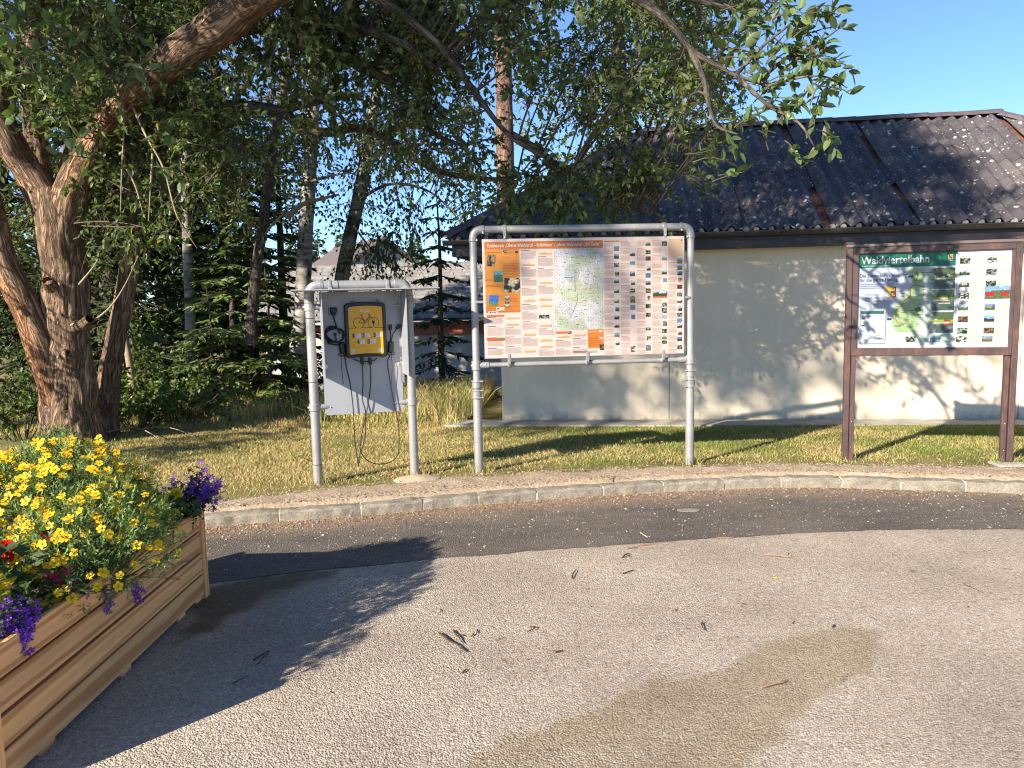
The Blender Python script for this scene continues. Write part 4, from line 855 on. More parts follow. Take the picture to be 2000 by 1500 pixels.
# ---------------------------------------------------------------- printed sheets
TXT = {}
def text_mesh(s, bold=0.0, cond=1.0, sp=1.0):
    k = (s, bold, cond, sp)
    if k in TXT: return TXT[k]
    c = bpy.data.curves.new('text', 'FONT'); c.body = s; c.size = 1.0; c.offset = bold; c.resolution_u = 3; c.space_character = sp
    o = bpy.data.objects.new('text', c); COL.objects.link(o); dg = bpy.context.evaluated_depsgraph_get(); dg.update()
    me = bpy.data.meshes.new_from_object(o.evaluated_get(dg)); V = [(v.co.x * cond, v.co.y) for v in me.vertices]; F = [tuple(p.vertices) for p in me.polygons]
    bpy.data.objects.remove(o); bpy.data.curves.remove(c); bpy.data.meshes.remove(me); TXT[k] = (V, F); return V, F
class Sheet:                             # a flat print: fractions of its width and height, y downwards; faces -Y
    def __init__(s, w, h, seed=1): s.w, s.h = w, h; s.mb = MB(); s.q = random.Random(seed)
    def pt(s, x, y, l): return ((x - .5) * s.w, -.0004 * l, (.5 - y) * s.h)
    def quad(s, pts, c, l): s.mb.add([s.pt(x, y, l) for x, y in pts], [tuple(range(len(pts)))], c)
    def rect(s, x0, y0, x1, y1, c, l=1): s.quad([(x0, y1), (x1, y1), (x1, y0), (x0, y0)], c, l)
    def text(s, t, x, y, width, c, l=3, bold=0.0, height=None, sp=1.0):
        V, F = text_mesh(t, bold, 1.0, sp); x0 = min(v[0] for v in V); x1 = max(v[0] for v in V); k = width * s.w / (x1 - x0); ky = k if height is None else height * s.h / .73
        s.mb.add([((x - .5) * s.w + (a - x0) * k, -.0004 * l, (.5 - y) * s.h + b * ky) for a, b in V], F, c)
    def lines(s, x0, x1, y0, y1, n, c, l=2, ragged=.3):
        for i in range(n):
            y = y0 + (y1 - y0) * (i + .5) / n; hh = (y1 - y0) / n * .22; xe = x1 - (x1 - x0) * (s.q.uniform(0, ragged) if s.q.random() < .4 else 0); s.rect(x0, y - hh, xe, y + hh, c, l)
    def raster(s, x0, y0, x1, y1, nx, ny, f, l=2, rot=0.0):
        cx, cy = (x0 + x1) / 2, (y0 + y1) / 2; ar = s.w / s.h
        for i in range(nx):
            for j in range(ny):
                p = [(x0 + (x1 - x0) * a / nx, y0 + (y1 - y0) * b / ny) for a, b in ((i, j + 1), (i + 1, j + 1), (i + 1, j), (i, j))]
                if rot: p = [(cx + (a - cx) * math.cos(rot) - (b - cy) / ar * math.sin(rot), cy + ((a - cx) * math.sin(rot)) * ar + (b - cy) * math.cos(rot)) for a, b in p]
                s.quad(p, f((i + .5) / nx, (j + .5) / ny), l)
    def photo(s, x0, y0, x1, y1, kind=None, nx=9, ny=6, l=3, rot=0.0):
        q = s.q; kind = kind or q.choice(['land', 'land', 'house', 'lake', 'people', 'dark']); sd = q.uniform(0, 99)
        sky = lin(*q.choice([(150, 190, 230), (200, 215, 230), (110, 160, 220), (225, 228, 232)])); gr = lin(*q.choice([(72, 95, 55), (112, 125, 80), (60, 75, 50), (140, 145, 100)])); bl = lin(*q.choice([(235, 230, 220), (190, 150, 110), (150, 80, 60), (220, 200, 160)]))
        def f(u, v):
            n = mnoise.noise((u * 4 + sd, v * 4, sd)); m = (1 + .5 * mnoise.noise((u * 13 + sd, v * 13, 1))) * q.uniform(.62, 1.12)
            if kind == 'land': c = sky if v < .42 + n * .25 else gr
            elif kind == 'house': c = bl if abs(u - .5) < .28 and .3 < v < .75 else (sky if v < .45 + n * .2 else gr)
            elif kind == 'lake': c = sky if v < .3 + n * .1 else (gr if v < .5 else tuple(x * .75 for x in sky))
            elif kind == 'people': c = bl if n > .1 else (gr if n > -.15 else lin(50, 45, 60))
            elif kind == 'sky': c = lin(60, 130, 215) if v < .72 + n * .1 else lin(120, 150, 60)
            elif kind == 'teal': c = lin(110, 190, 195) if v < .3 + n * .1 else lin(60, 120, 95)
            else: c = lin(45, 60, 35) if n > -.05 else lin(170, 175, 160)
            return tuple(max(0.005, min(.95, x * m)) for x in c)
        s.raster(x0, y0, x1, y1, nx, ny, f, l, rot)
    def build(s, name, mat, parent): return s.mb.build(name, mat, parent, color=True)
MPRINT = attr_mat('print_gloss', .35, .4, .06, 9, .45)
class Frame:
    def __init__(s, o, ang): s.o = np.array(o, float); s.a = ang; s.X = np.array([math.cos(ang), math.sin(ang), 0]); s.Y = np.array([-math.sin(ang), math.cos(ang), 0])
    def pix(s, x, y, yl=0.0):            # local point on the plane local-Y = yl seen at a pixel
        d = CR @ np.array([(x - 1000) / FPX, -(y - 750) / FPX, -1.0]); t = (yl - (CO - s.o) @ s.Y) / (d @ s.Y); p = CO + d * t - s.o
        return (float(p @ s.X), float(yl), float(p[2]))
def galv():
    m = Mat('grey_pipe'); n = m.noise(5, 5, .65); nf = m.noise(60, 3, .7); st = m.noise(7, 4, .7, m.coord((2, 2, .25)))
    c = m.ramp(n.outputs[0], [(.3, (.27, .265, .26)), (.7, (.36, .35, .335))])
    c = m.mix(m.math('MULTIPLY', m.ramp(st.outputs[0], [(.55, (0,) * 3), (.75, (1,) * 3)]), .6), c, (.46, .37, .27))
    m.col(m.mix(1.0, c, m.ramp(nf.outputs[0], [(.3, (.85,) * 3), (.7, (1.1,) * 3)]), 'MULTIPLY')).set(.42, .35, .5).bump(nf.outputs[0], .1, .002); return m.m
MPIPE = galv(); MFIT = simple('pipe_fitting', (.28, .27, .255), .4, .4, .15, 20); MALU = simple('aluminium_sheet', (.33, .333, .345), .42, .25, .05, 3); MBLK = simple('black_plastic', (.012, .012, .014), .4, 0, .2, 30); MBOLT = simple('bolt_steel', (.62, .6, .57), .3, .8, .1, 30); MRUB = simple('cable_black', (.01, .01, .011), .5, 0, .2, 40); MWHITE = simple('white_plastic', (.72, .72, .72), .4)
def bolt(p, parent, r=.009, axis=(0, -1, 0)):
    return MB().lathe([(r, 0), (r, r * .5), (r * .75, r * .95), (r * .25, r * 1.2)], p, axis, 8).build('bolt', MBOLT, parent, smooth=True)
def ring(p, r, h, parent, name='coupling', mat=None, axis=(0, 0, 1)):
    return MB().lathe([(r * .93, -h / 2), (r, -h / 2 + .003), (r, h / 2 - .003), (r * .93, h / 2)], p, axis, 16).build(name, mat or MFIT, parent, smooth=True)
def elbow(a, c, b, n=9):              # pipe bend from a via corner c to b
    a, b, c = map(np.array, (a, b, c)); t = np.linspace(0, 1, n)[:, None]; return ((1 - t) ** 2 * a + 2 * t * (1 - t) * c + t * t * b).tolist()
# ---------------------------------------------------------------- e-bike charging stand
p0 = on(622, 946); p1 = on(810, 930); fs = Frame((p0[0], p0[1], .1), math.atan2(p1[1] - p0[1], p1[0] - p0[0])); WS = float(np.hypot(*(p1 - p0)[:2]))
stn = thing('charging_station', 'grey pipe stand with aluminium shelter and yellow bicycle charging box', 'charging station', tuple(fs.o), fs.a)
RP = .037; ZT = 1.645
for X in (0, WS):
    MB().tube([(X, 0, -.15), (X, 0, .8), (X, 0, ZT - .09)], RP, 18).build('post', MPIPE, stn, smooth=True)
    sx = 1 if X == 0 else -1
    MB().tube(elbow((X, 0, ZT - .092), (X, 0, ZT), (X + sx * .095, 0, ZT)), RP * 1.09, 18).build('pipe_elbow', MPIPE, stn, smooth=True)
    ring((X, 0, ZT - .12), RP * 1.13, .05, stn); ring((X + sx * .10, 0, ZT), RP * 1.13, .03, stn, axis=(1, 0, 0))
MB().tube([(.09, 0, ZT), (WS / 2, 0, ZT), (WS - .09, 0, ZT)], RP, 18).build('top_pipe', MPIPE, stn, smooth=True)
for X in (.17, WS - .17): ring((X, 0, ZT), RP * 1.16, .022, stn, 'pipe_clip', MFIT, (1, 0, 0))
for X in (.235, WS - .15): ring((X, 0, ZT), RP * 1.06, .008, stn, 'cable_tie', MBLK, (1, 0, 0))
# shelter: back panel, wings, roof plate
YP = -.01
a = fs.pix(626, 590, YP); b = fs.pix(783, 585, YP); c_ = fs.pix(634, 811, YP); d_ = fs.pix(786, 801, YP)
PX0, PX1, PZ0, PZ1 = .045, .045 + .655, (c_[2] + d_[2]) / 2 - .004, ZT - .055
PX0 = (a[0] + c_[0]) / 2; PX1 = (b[0] + d_[0]) / 2; PXC = (PX0 + PX1) / 2; PWID = PX1 - PX0
print('station', WS, PX0, PX1, PZ0)
def plate(x0, x1, z0, z1, y, th, rad, n=5):
    P = []
    for cx, cz, a0 in ((x1 - rad, z1 - .001, 0), (x0 + rad, z1 - .001, 90), (x0 + rad, z0 + rad, 180), (x1 - rad, z0 + rad, 270)):
        if a0 in (0, 90): P.append((x1 if a0 == 0 else x0, z1)); continue
        for k in range(n): t = R_(a0 + 90 * k / (n - 1)); P.append((cx + rad * math.cos(t), cz + rad * math.sin(t)))
    m = len(P); V = [(x, y - th / 2, z) for x, z in P] + [(x, y + th / 2, z) for x, z in P]; F = [tuple(range(m))[::1], tuple(range(m, 2 * m))[::-1]] + [(k, m + k, m + (k + 1) % m, (k + 1) % m) for k in range(m)]
    return MB().add(V, F)
plate(PX0, PX1, PZ0, PZ1, YP, .006, .03).build('back_panel', MALU, stn)
wz = fs.pix(632, 735, YP)[2]; WF = .34
def wing(x, lo):
    V = [(x - .003, YP - .004, lo), (x - .003, YP - WF, lo - .0), (x - .003, YP - WF, PZ1), (x - .003, YP - .004, PZ1)]; V += [(a + .006, b, c) for a, b, c in V]
    return MB().add(V, [(3, 2, 1, 0), (4, 5, 6, 7), (0, 1, 5, 4), (1, 2, 6, 5), (2, 3, 7, 6), (3, 0, 4, 7)]).build('side_panel', MALU, stn)
wing(PX0 - .0, wz); wing(PX1 + .004, wz)
MB().box((PXC + .02, -.17, PZ1 + .012), (1.14, .5, .010), bevel=.002).build('roof_plate', MALU, stn)
MB().box((PXC, -.005, PZ1 + .03), (.62, .03, .03)).build('roof_rail', MBLK, stn)
for X in (.17, WS - .17): MB().box((X, -.035, ZT - .04), (.03, .035, .05), bevel=.004).build('roof_bracket', MFIT, stn)
# cross stubs that carry the panel
for X, sx in ((0, 1), (WS, -1)):
    for z in ((fs.pix(600, 795, 0)[2] - .005), PZ1 - .12):
        MB().tube([(X + sx * .02, .0, z), (X + sx * .085, .0, z), (X + sx * .13, .012, z)], .024, 14).build('cross_stub', MPIPE, stn, smooth=True)
        ring((X, 0, z), RP * 1.2, .06, stn, 'coupling', MPIPE); bolt((X - sx * .042, -.008, z), stn, .012, (-sx, -.3, 0))
for z in (.17, .62, .86, 1.38): ring((0, 0, z), RP * 1.06, .007, stn, 'cable_tie', MBLK)
for x, y in ((640, 585), (768, 580), (634, 604), (766, 604), (646, 795), (772, 787), (632, 716), (779, 710)): bolt(tuple(np.array(fs.pix(x, y, YP - .003))), stn, .007)
for x, y in ((636, 716), (777, 711)): 
    q = fs.pix(x, y, YP - .005); MB().box(q, (.03, .004, .035), bevel=.001).build('bracket_plate', MBOLT, stn)
for z in (.9, 1.42): MB().box((PX1 + .0, -.02, z), (.03, .004, .16)).build('edge_strip', MFIT, stn)
# charging box
BW, BH = .335, .45; bc = fs.pix(714.5, 646, YP - .06); BX, BZ = bc[0], bc[2]
def rounded(w, h, rad, bulge, n=6):
    P = []
    for cx, cz, a0 in ((w / 2 - rad, h / 2 - rad, 0), (-w / 2 + rad, h / 2 - rad, 90), (-w / 2 + rad, -h / 2 + rad, 180), (w / 2 - rad, -h / 2 + rad, 270)):
        for k in range(n): t = R_(a0 + 90 * k / (n - 1)); P.append((cx + rad * math.cos(t), cz + rad * math.sin(t)))
    P2 = []
    for (x0, z0), (x1, z1) in zip(P, P[1:] + P[:1]):
        m = 6 if abs(x1 - x0) > w * .4 else 1
        for j in range(m): P2.append((x0 + (x1 - x0) * j / m, z0 + (z1 - z0) * j / m))
    return [(x, z + bulge * (1 - (2 * x / w) ** 2)) for x, z in P2]
def loft(rings):
    V = []; F = []; m = len(rings[0][0])
    for P, y in rings: V += [(x, y, z) for x, z in P]
    for i in range(len(rings) - 1):
        for k in range(m): F.append((i * m + k, (i + 1) * m + k, (i + 1) * m + (k + 1) % m, i * m + (k + 1) % m))
    F.append(tuple((len(rings) - 1) * m + k for k in range(m))[::-1]); return MB().add(V, F)
box = loft([(rounded(BW, BH, .03, .012), 0), (rounded(BW, BH, .03, .012), -.055), (rounded(BW - .012, BH - .012, .026, .012), -.068), (rounded(BW - .05, BH - .05, .016, .010), -.07), (rounded(BW - .056, BH - .056, .014, .010), -.064)]).build('charging_box', MBLK, stn, smooth=True); box.location = (BX, YP - .004, BZ)
for X in (-.09, .11): bolt((BX + X, YP - .01, BZ + BH / 2 + .024), stn, .011)
FW, FH = BW - .06, BH - .06
face = Sheet(FW, FH, 3); YEL = lin(238, 176, 32); INK = lin(62, 36, 22); WHT = (.75, .75, .75)
Pf = rounded(FW, FH, .014, .010); face.mb.add([(x, 0, z) for x, z in Pf], [tuple(range(len(Pf)))[::-1]], YEL); face.mb.f[-1] = face.mb.f[-1][::-1]
# small white maker's mark on top
for (x0, y0, x1, y1) in ((.36, .045, .44, .055), (.36, .068, .41, .078), (.36, .092, .44, .102), (.36, .045, .378, .102)): face.rect(x0, y0, x1, y1, lin(250, 235, 200), 2)
[face.rect(.455 + k * .036, .048, .481 + k * .036, .084, lin(238, 205, 150), 2) for k in range(5)]
face.rect(.46, .092, .63, .099, lin(250, 235, 200), 2)
def stroke(pts, wd, c=INK, l=3, close=False):
    n = len(pts); ar = FH / FW
    for i in range(n if close else n - 1):
        (x0, y0), (x1, y1) = pts[i], pts[(i + 1) % n]; dx, dy = x1 - x0, (y1 - y0) * ar; L_ = math.hypot(dx, dy) + 1e-9; nx, ny = -dy / L_ * wd / 2, dx / L_ * wd / 2 / ar; ex, ey = dx / L_ * wd * .3, dy / L_ * wd * .3 / ar
        face.quad([(x0 - ex + nx, y0 - ey + ny), (x1 + ex + nx, y1 + ey + ny), (x1 + ex - nx, y1 + ey - ny), (x0 - ex - nx, y0 - ey - ny)], c, l + .02 * i)
def arcp(cx, cy, r, a0, a1, n=22): return [(cx + r * math.cos(R_(a0 + (a1 - a0) * k / n)), cy - r * FW / FH * math.sin(R_(a0 + (a1 - a0) * k / n))) for k in range(n + 1)]
GY = .435; WR = .155; wy = .33; lw = .018
stroke([(.0, GY), (.20, GY)] , lw); stroke(arcp(.30, wy, WR, 238, -52), lw); stroke([(.20, GY), (.22, wy + .095)], lw)
stroke([(.385, GY), (.69, GY)], lw); stroke([(.385, GY), (.40, wy + .085)], lw)
stroke(arcp(.73, wy, WR, 232, -38), lw); stroke([(.69, GY), (.64, wy + .09)], lw)
stroke([(.73, wy + .03), (.735, GY - .02), (.78, GY), (1.0, GY)], lw)
stroke([(.30, wy), (.41, .225), (.50, wy), (.30, wy)], lw); stroke([(.41, .225), (.385, .165)], lw); stroke([(.345, .165), (.42, .165)], lw * 1.3)
stroke([(.50, wy), (.63, .185)], lw); stroke([(.47, .30), (.62, .215)], lw); stroke([(.605, .15), (.65, .215), (.68, .25)], lw); stroke([(.575, .155), (.605, .148), (.625, .165), (.60, .18)], lw)
face.rect(.69, wy - .035, .77, wy + .015, INK, 4); stroke([(.71, wy - .06), (.71, wy - .03)], lw); stroke([(.75, wy - .06), (.75, wy - .03)], lw); face.quad([(.69, wy + .015), (.71, wy + .035), (.75, wy + .035), (.77, wy + .015)][::-1], INK, 4.5)
for t, x, y in (('1', .10, .638), ('2', .375, .636), ('3', .70, .636), ('4', .215, .77), ('5', .525, .77)):
    face.text(t, x, y, .055 if t == '1' else .085, INK, 3, .02, height=.092); lx = x + .10; face.rect(lx - .01, y - .087, lx + .145, y + .002, WHT, 2)
    face.lines(lx, lx + .10, y - .075, y - .01, 3, lin(150, 165, 200), 3)
face.rect(.28, .815, .72, .820, lin(190, 140, 30), 2); face.rect(.43, .905, .62, .909, lin(170, 120, 30), 2); face.rect(.44, .925, .60, .929, lin(170, 120, 30), 2)
face.rect(.05, .88, .15, .965, WHT, 2); face.lines(.065, .135, .89, .955, 4, lin(170, 150, 90), 3); face.rect(.83, .875, .94, .955, WHT, 2)
MFACE = attr_mat('box_print', .3, .45, 0, 30, .8)
ff = face.build('printed_face', MFACE, box); ff.location = (0, -.066, 0)
# socket with plug, cable coil, adapters and hanging leads
def pp(x, y, off=.03): return fs.pix(x, y, YP - off)
sk_ = pp(651, 609, .02); MB().box((sk_[0], YP - .012, sk_[2]), (.075, .018, .075), bevel=.006).build('socket_plate', MALU, stn); MB().box((sk_[0], YP - .035, sk_[2] + .012), (.055, .03, .045), bevel=.008).build('plug', MBLK, stn); MB().lathe([(.024, 0), (.02, .015), (.008, .03)], (sk_[0], YP - .036, sk_[2] - .005), (0, -.3, -1), 10).build('plug_neck', MBLK, stn, smooth=True)
def cable(pts, r=.006, off=.03, name='cable', parent=stn, zoff=None):
    P = smooth_line([pp(x, y, o[0] if o else off) for x, y, *o in pts], 6); return MB().tube(P.tolist(), r, 8).build(name, MRUB, parent, smooth=True)
cable([(651, 614, .05), (653, 624, .05), (658, 640, .04), (664, 652, .04)], .006)
co = []
for k in range(80): t = k / 80 * 2 * math.pi * 3; rr = 15.5 + 2.6 * math.sin(k * .5); co.append((653.5 + rr * math.cos(t) + .5 * math.sin(k), 652 + rr * 1.04 * math.sin(t) + k * .05, .022 + .012 * (k % 7) / 7))
P = [pp(*c) for c in co]; MB().tube(P, .0065, 7).build('cable_coil', MRUB, stn, smooth=True)
cable([(654, 655, .05), (656, 665, .05), (640, 668, .04), (646, 672, .04), (662, 674, .04), (668, 676, .04)], .006); cable([(655, 655, .05), (654, 650, .05)], .012)
for x, y in ((668.5, 680), (763, 678)):
    q = pp(x, y, .035); MB().box(q, (.05, .032, .10), Matrix.Rotation(-.12 if x < 700 else .08, 4, 'Y'), .012).build('charging_adapter', MBLK, stn)
    MB().tube([(q[0] - .03, q[1] + .02, q[2] - .05), (q[0] - .015, q[1] - .02, q[2] - .065), (q[0] + .02, q[1] - .02, q[2] - .06), (q[0] + .03, q[1] - .01, q[2] - .045)], .005, 6).build('hook', MBLK, stn, smooth=True)
cable([(763, 668), (763, 655), (762, 640)], .004); cable([(764, 666), (768, 652), (777, 640)], .004)
for x, y, ax in ((762.5, 639, (0, -.2, 1)), (778, 638, (.6, -.2, .8))): MB().lathe([(.009, -.025), (.015, -.01), (.015, .012), (.010, .022)], pp(x, y, .034), ax, 10).build('connector', MBLK, stn, smooth=True)
cable([(690, 701, .06), (700, 705, .06), (716, 706, .06), (730, 704, .06), (736, 699, .06)], .005)
for x in (707.5, 723): MB().lathe([(.010, -.03), (.016, -.018), (.016, .02), (.012, .03)], pp(x, 705, .05), (0, 0, 1), 10).build('connector', MBLK, stn, smooth=True)
cable([(666, 694), (667, 715), (669, 738), (671, 750)], .0022, name='lanyard'); cable([(764, 690), (766, 715), (765, 735), (764, 752)], .0022, name='lanyard')
cable([(673, 692), (677, 720), (684, 750), (690, 800), (693, 860), (699, 900), (701, 912)], .0045)
cable([(708, 712), (709, 750), (708, 780), (714, 806), (713, 850), (706, 880), (701, 895), (703, 905)], .0045)
cable([(723, 712), (724, 750), (719, 790), (710, 830), (705, 860), (704, 880), (715, 897), (735, 906), (758, 904), (774, 893), (779, 875), (779, 835), (776, 815), (770, 790), (763, 750), (757, 710), (761, 695)], .0045)
# ---------------------------------------------------------------- big map board on pipes
q0 = on(936, 922); q1 = on(1347, 906); fb = Frame((q0[0], q0[1], .1), math.atan2(q1[1] - q0[1], q1[0] - q0[0])); WB = float(np.hypot(*(q1 - q0)[:2]))
brd = thing('map_board', 'wide cream and orange bike trail map board in a grey pipe frame', 'notice board', tuple(fb.o), fb.a)
ZB = 2.09; RB = .034
for X in (0, WB):
    sx = 1 if X == 0 else -1
    MB().tube([(X, 0, -.15), (X, 0, .35), (X, 0, .74)], RB * 1.12, 18).build('post_foot', MPIPE, brd, smooth=True)
    MB().tube([(X, 0, .735), (X, 0, 1.4), (X, 0, ZB - .075)], RB * .92, 18).build('post', MPIPE, brd, smooth=True)
    MB().tube(elbow((X, 0, ZB - .078), (X, 0, ZB), (X + sx * .08, 0, ZB)), RB, 18).build('pipe_elbow', MPIPE, brd, smooth=True)
    ring((X, 0, ZB - .085), RB * 1.1, .03, brd); ring((X + sx * .086, 0, ZB), RB * 1.1, .025, brd, axis=(1, 0, 0)); bolt((X + sx * .085, -.03, ZB - .03), brd, .01); bolt((X + sx * .03, -.02, ZB - .09), brd, .01)
    cl = fb.pix(930 if X == 0 else 1349, 760 if X == 0 else 738, 0)[2]
    MB().lathe([(RB * .95, -.085), (RB * 1.3, -.083), (RB * 1.3, -.02), (RB * 1.12, -.015), (RB * 1.12, .01), (RB * 1.25, .015), (RB * 1.2, .06), (RB * 1.35, .065), (RB * 1.35, .075), (RB * .95, .08)], (X, 0, cl), (0, 0, 1), 18).build('coupling', MFIT, brd, smooth=True)
    for dz in (-.07, -.01, .07):
        MB().lathe([(RB * 1.42, -.006), (RB * 1.45, 0), (RB * 1.42, .006)], (X, 0, cl + dz), (0, 0, 1), 16).build('clamp_ring', MBOLT, brd, smooth=True); MB().box((X + sx * .04, -.03, cl + dz), (.03, .02, .012), bevel=.002).build('clamp_screw', MBOLT, brd)
MB().tube([(.075, 0, ZB), (WB / 2, 0, ZB), (WB - .075, 0, ZB)], RB * .92, 18).build('top_pipe', MPIPE, brd, smooth=True)
zl = (fb.pix(1000, 713, 0)[2] + fb.pix(1300, 702, 0)[2]) / 2
MB().tube([(.03, -.0, zl), (WB / 2, 0, zl), (WB - .03, 0, zl)], .021, 14).build('lower_pipe', MPIPE, brd, smooth=True)
for X, sx in ((0, 1), (WB, -1)):
    MB().tube([(X + sx * .025, 0, zl), (X + sx * .11, 0, zl)], .028, 14).build('pipe_sleeve', MPIPE, brd, smooth=True); ring((X, 0, zl), RB * 1.2, .08, brd, 'coupling', MPIPE); bolt((X - sx * .035, -.01, zl), brd, .012, (-sx, -.4, 0)); bolt((X + sx * .08, -.024, zl + .01), brd, .007)
YB = -.045
t0, t1, t2, t3 = fb.pix(941, 465, YB), fb.pix(1337, 463, YB), fb.pix(947, 704, YB), fb.pix(1336, 687, YB)
X0 = (t0[0] + t2[0]) / 2; X1 = (t1[0] + t3[0]) / 2; Z1 = (t0[2] + t1[2]) / 2; Z0 = (t2[2] + t3[2]) / 2; PW, PH = X1 - X0, Z1 - Z0
print('board', WB, X0, X1, Z0, Z1)
MB().box(((X0 + X1) / 2, YB + .006, (Z0 + Z1) / 2), (PW, .010, PH), bevel=.001).build('backing_plate', MALU, brd)
for x in (985, 1297): 
    q = fb.pix(x, 455, 0); ring((q[0], 0, ZB), RB * 1.12, .03, brd, 'pipe_clip', MFIT, (1, 0, 0)); MB().box((q[0], -.038, (ZB + Z1) / 2 - .012), (.026, .02, ZB - Z1 + .0), bevel=.003).build('panel_clamp', MFIT, brd); bolt((q[0], -.05, Z1 + .012), brd, .008)
for x in (994, 1146, 1293):
    q = fb.pix(x, 705, 0); ring((q[0], 0, zl), .027, .024, brd, 'pipe_clip', MFIT, (1, 0, 0)); MB().box((q[0], -.04, (zl + Z0) / 2 + .02), (.026, .024, Z0 - zl + .03), bevel=.003).build('panel_clamp', MFIT, brd)
for X, z in ((.0, .55), (WB, .55)): MB().box((X + (.04 if X == 0 else -.045), -.03, Z0 + (Z1 - Z0) * .48), (.07, .018, .022), bevel=.003).build('panel_clamp', MFIT, brd)
S = Sheet(PW - .004, PH - .004, 5); CREAM = lin(250, 226, 214); ORG = lin(240, 158, 66); ORD = lin(222, 124, 46); GR = lin(178, 160, 150); DK = lin(120, 112, 125)
S.rect(0, 0, 1, 1, CREAM, 0); S.rect(.010, .022, .592, .082, ORD, 1)
S.text('Funbiketrails „Oberes Waldviertel – Südböhmen“ / „Horní Waldviertel - Jižní Čechy“', .025, .066, .555, lin(255, 245, 230), 3, .012, height=.030)
S.rect(.010, .086, .180, .615, ORG, 1); S.rect(.010, .084, .592, .087, lin(190, 110, 40), 2); S.rect(.093, .09, .0945, .46, lin(215, 130, 50), 2)
S.rect(.010, .46, .180, .615, lin(228, 140, 55), 2)
for a, b, c, d in ((.012, .10, .088, .12), (.012, .33, .088, .345), (.012, .375, .085, .40), (.098, .15, .13, .16), (.098, .20, .17, .33), (.012, .555, .175, .61), (.11, .49, .17, .53), (.11, .11, .145, .12)): S.lines(a, c, b, d, max(1, int((d - b) / .012)), lin(200, 112, 42), 3)
S.photo(.022, .125, .062, .225, 'people', 9, 10, 4, .12); S.photo(.052, .265, .095, .355, 'teal', 9, 9, 4, -.05); S.photo(.026, .465, .072, .555, 'sky', 9, 9, 4, .1)
S.photo(.101, .092, .117, .117, 'dark', 3, 3, 4, .15); S.rect(.160, .10, .172, .118, lin(60, 40, 40), 4); S.photo(.100, .325, .181, .445, 'people', 18, 14, 5)
for k, y in enumerate((.475, .508, .545)): S.photo(.105, y, .126, y + .03, None, 5, 4, 5)
S.rect(.062, .565, .083, .598, lin(235, 225, 220), 4); S.rect(.086, .568, .101, .594, lin(235, 225, 220), 4); S.rect(.022, .602, .068, .622, lin(235, 225, 220), 4); S.rect(.066, .572, .076, .585, lin(120, 50, 60), 5); S.rect(.028, .607, .036, .617, INK, 5); S.rect(.040, .609, .060, .615, lin(110, 100, 100), 5)
def col_text(x0, x1, y0, y1, hdr=.3, chart=.35):
    y = y0
    while y < y1 - .05:
        k = S.q.random()
        if k < chart:
            hh = min(.04, y1 - y); n = 14
            for i in range(n):
                h_ = hh * (.25 + .6 * abs(mnoise.noise((x0 * 40 + i * .35, y * 30, 2)))); S.rect(x0 + (x1 - x0) * (.1 + .8 * i / n), y + hh - h_, x0 + (x1 - x0) * (.1 + .8 * (i + .9) / n), y + hh, lin(243, 190, 125), 2)
            S.rect(x0 + (x1 - x0) * .08, y + hh, x1 - (x1 - x0) * .1, y + hh + .002, GR, 2); y += hh + .014
        else:
            hh = min(S.q.uniform(.05, .085), y1 - y); S.lines(x0, x0 + (x1 - x0) * .55, y, y + .012, 1, lin(105, 90, 130), 2); S.lines(x0, x1, y + .014, y + hh, max(2, int(hh / .0095)), GR, 2, .2); y += hh + .012
for a, b, y0, y1 in ((.188, .262, .092, .99), (.270, .345, .092, .62), (.015, .095, .645, .99), (.101, .182, .63, .99), (.268, .345, .70, .99), (.352, .430, .80, .985), (.437, .510, .79, .985)): col_text(a, b, y0, y1)
for x in (.184, .266, .349): S.rect(x - .0012, .088, x + .0012, .62, lin(255, 240, 225), 2)
S.rect(.012, .632, .10, .648, ORD, 3); S.rect(.012, .825, .10, .850, lin(215, 110, 60), 3); S.rect(.070, .828, .095, .846, lin(130, 150, 70), 4); S.photo(.270, .640, .322, .672, 'dark', 10, 5, 4)
def mapf(u, v):
    n = mnoise.noise((u * 3.2, v * 4.5, 7)); m = mnoise.noise((u * 26, v * 40, 3)); k = mnoise.noise((u * 60, v * 90, 5)); base = np.array(lin(232, 232, 232))
    if n > .12: base = np.array(lin(212, 222, 190))
    elif n > 0.02: base = np.array(lin(222, 228, 200))
    d = math.hypot((u - .36) * 1.0, (v - .3) * 1.3)
    if d < .16: base = base * .55 + np.array(lin(135, 170, 175)) * .45
    base = base * (1 + .16 * m + .16 * k)
    if abs(m) < .018: base = base * .72
    if k > .42: base = np.array(lin(160, 150, 165))
    if k < -.46: base = np.array(lin(215, 165, 140))
    return tuple(np.clip(base, 0, .92))
S.raster(.352, .092, .590, .775, 80, 110, mapf, 2); S.raster(.330, .675, .352, .775, 8, 16, lambda u, v: mapf(-.09 + .09 * u, .85 + .15 * v), 2)
for P_ in ([(.452, .26), (.45, .35), (.452, .45)], [(.46, .46), (.462, .53), (.44, .62), (.425, .66)], [(.49, .36), (.52, .40), (.56, .38)]):
    for (x0, y0), (x1, y1) in zip(P_[:-1], P_[1:]): S.quad([(x0, y0), (x0 + .0028, y0), (x1 + .0028, y1), (x1, y1)][::-1], lin(125, 120, 150), 3)
for k in range(46): x = S.q.uniform(.36, .565); y = S.q.uniform(.11, .76); S.rect(x, y, x + S.q.uniform(.008, .022), y + .0045, lin(*S.q.choice([(110, 105, 130), (120, 130, 165), (205, 120, 70), (90, 120, 120)])), 3)
S.rect(.352, .785, .432, .805, lin(225, 130, 70), 3); S.photo(.415, .787, .431, .810, 'dark', 4, 4, 4); S.rect(.513, .775, .592, .935, ORD, 2); S.rect(.513, .775, .592, .935, lin(232, 140, 50), 3)
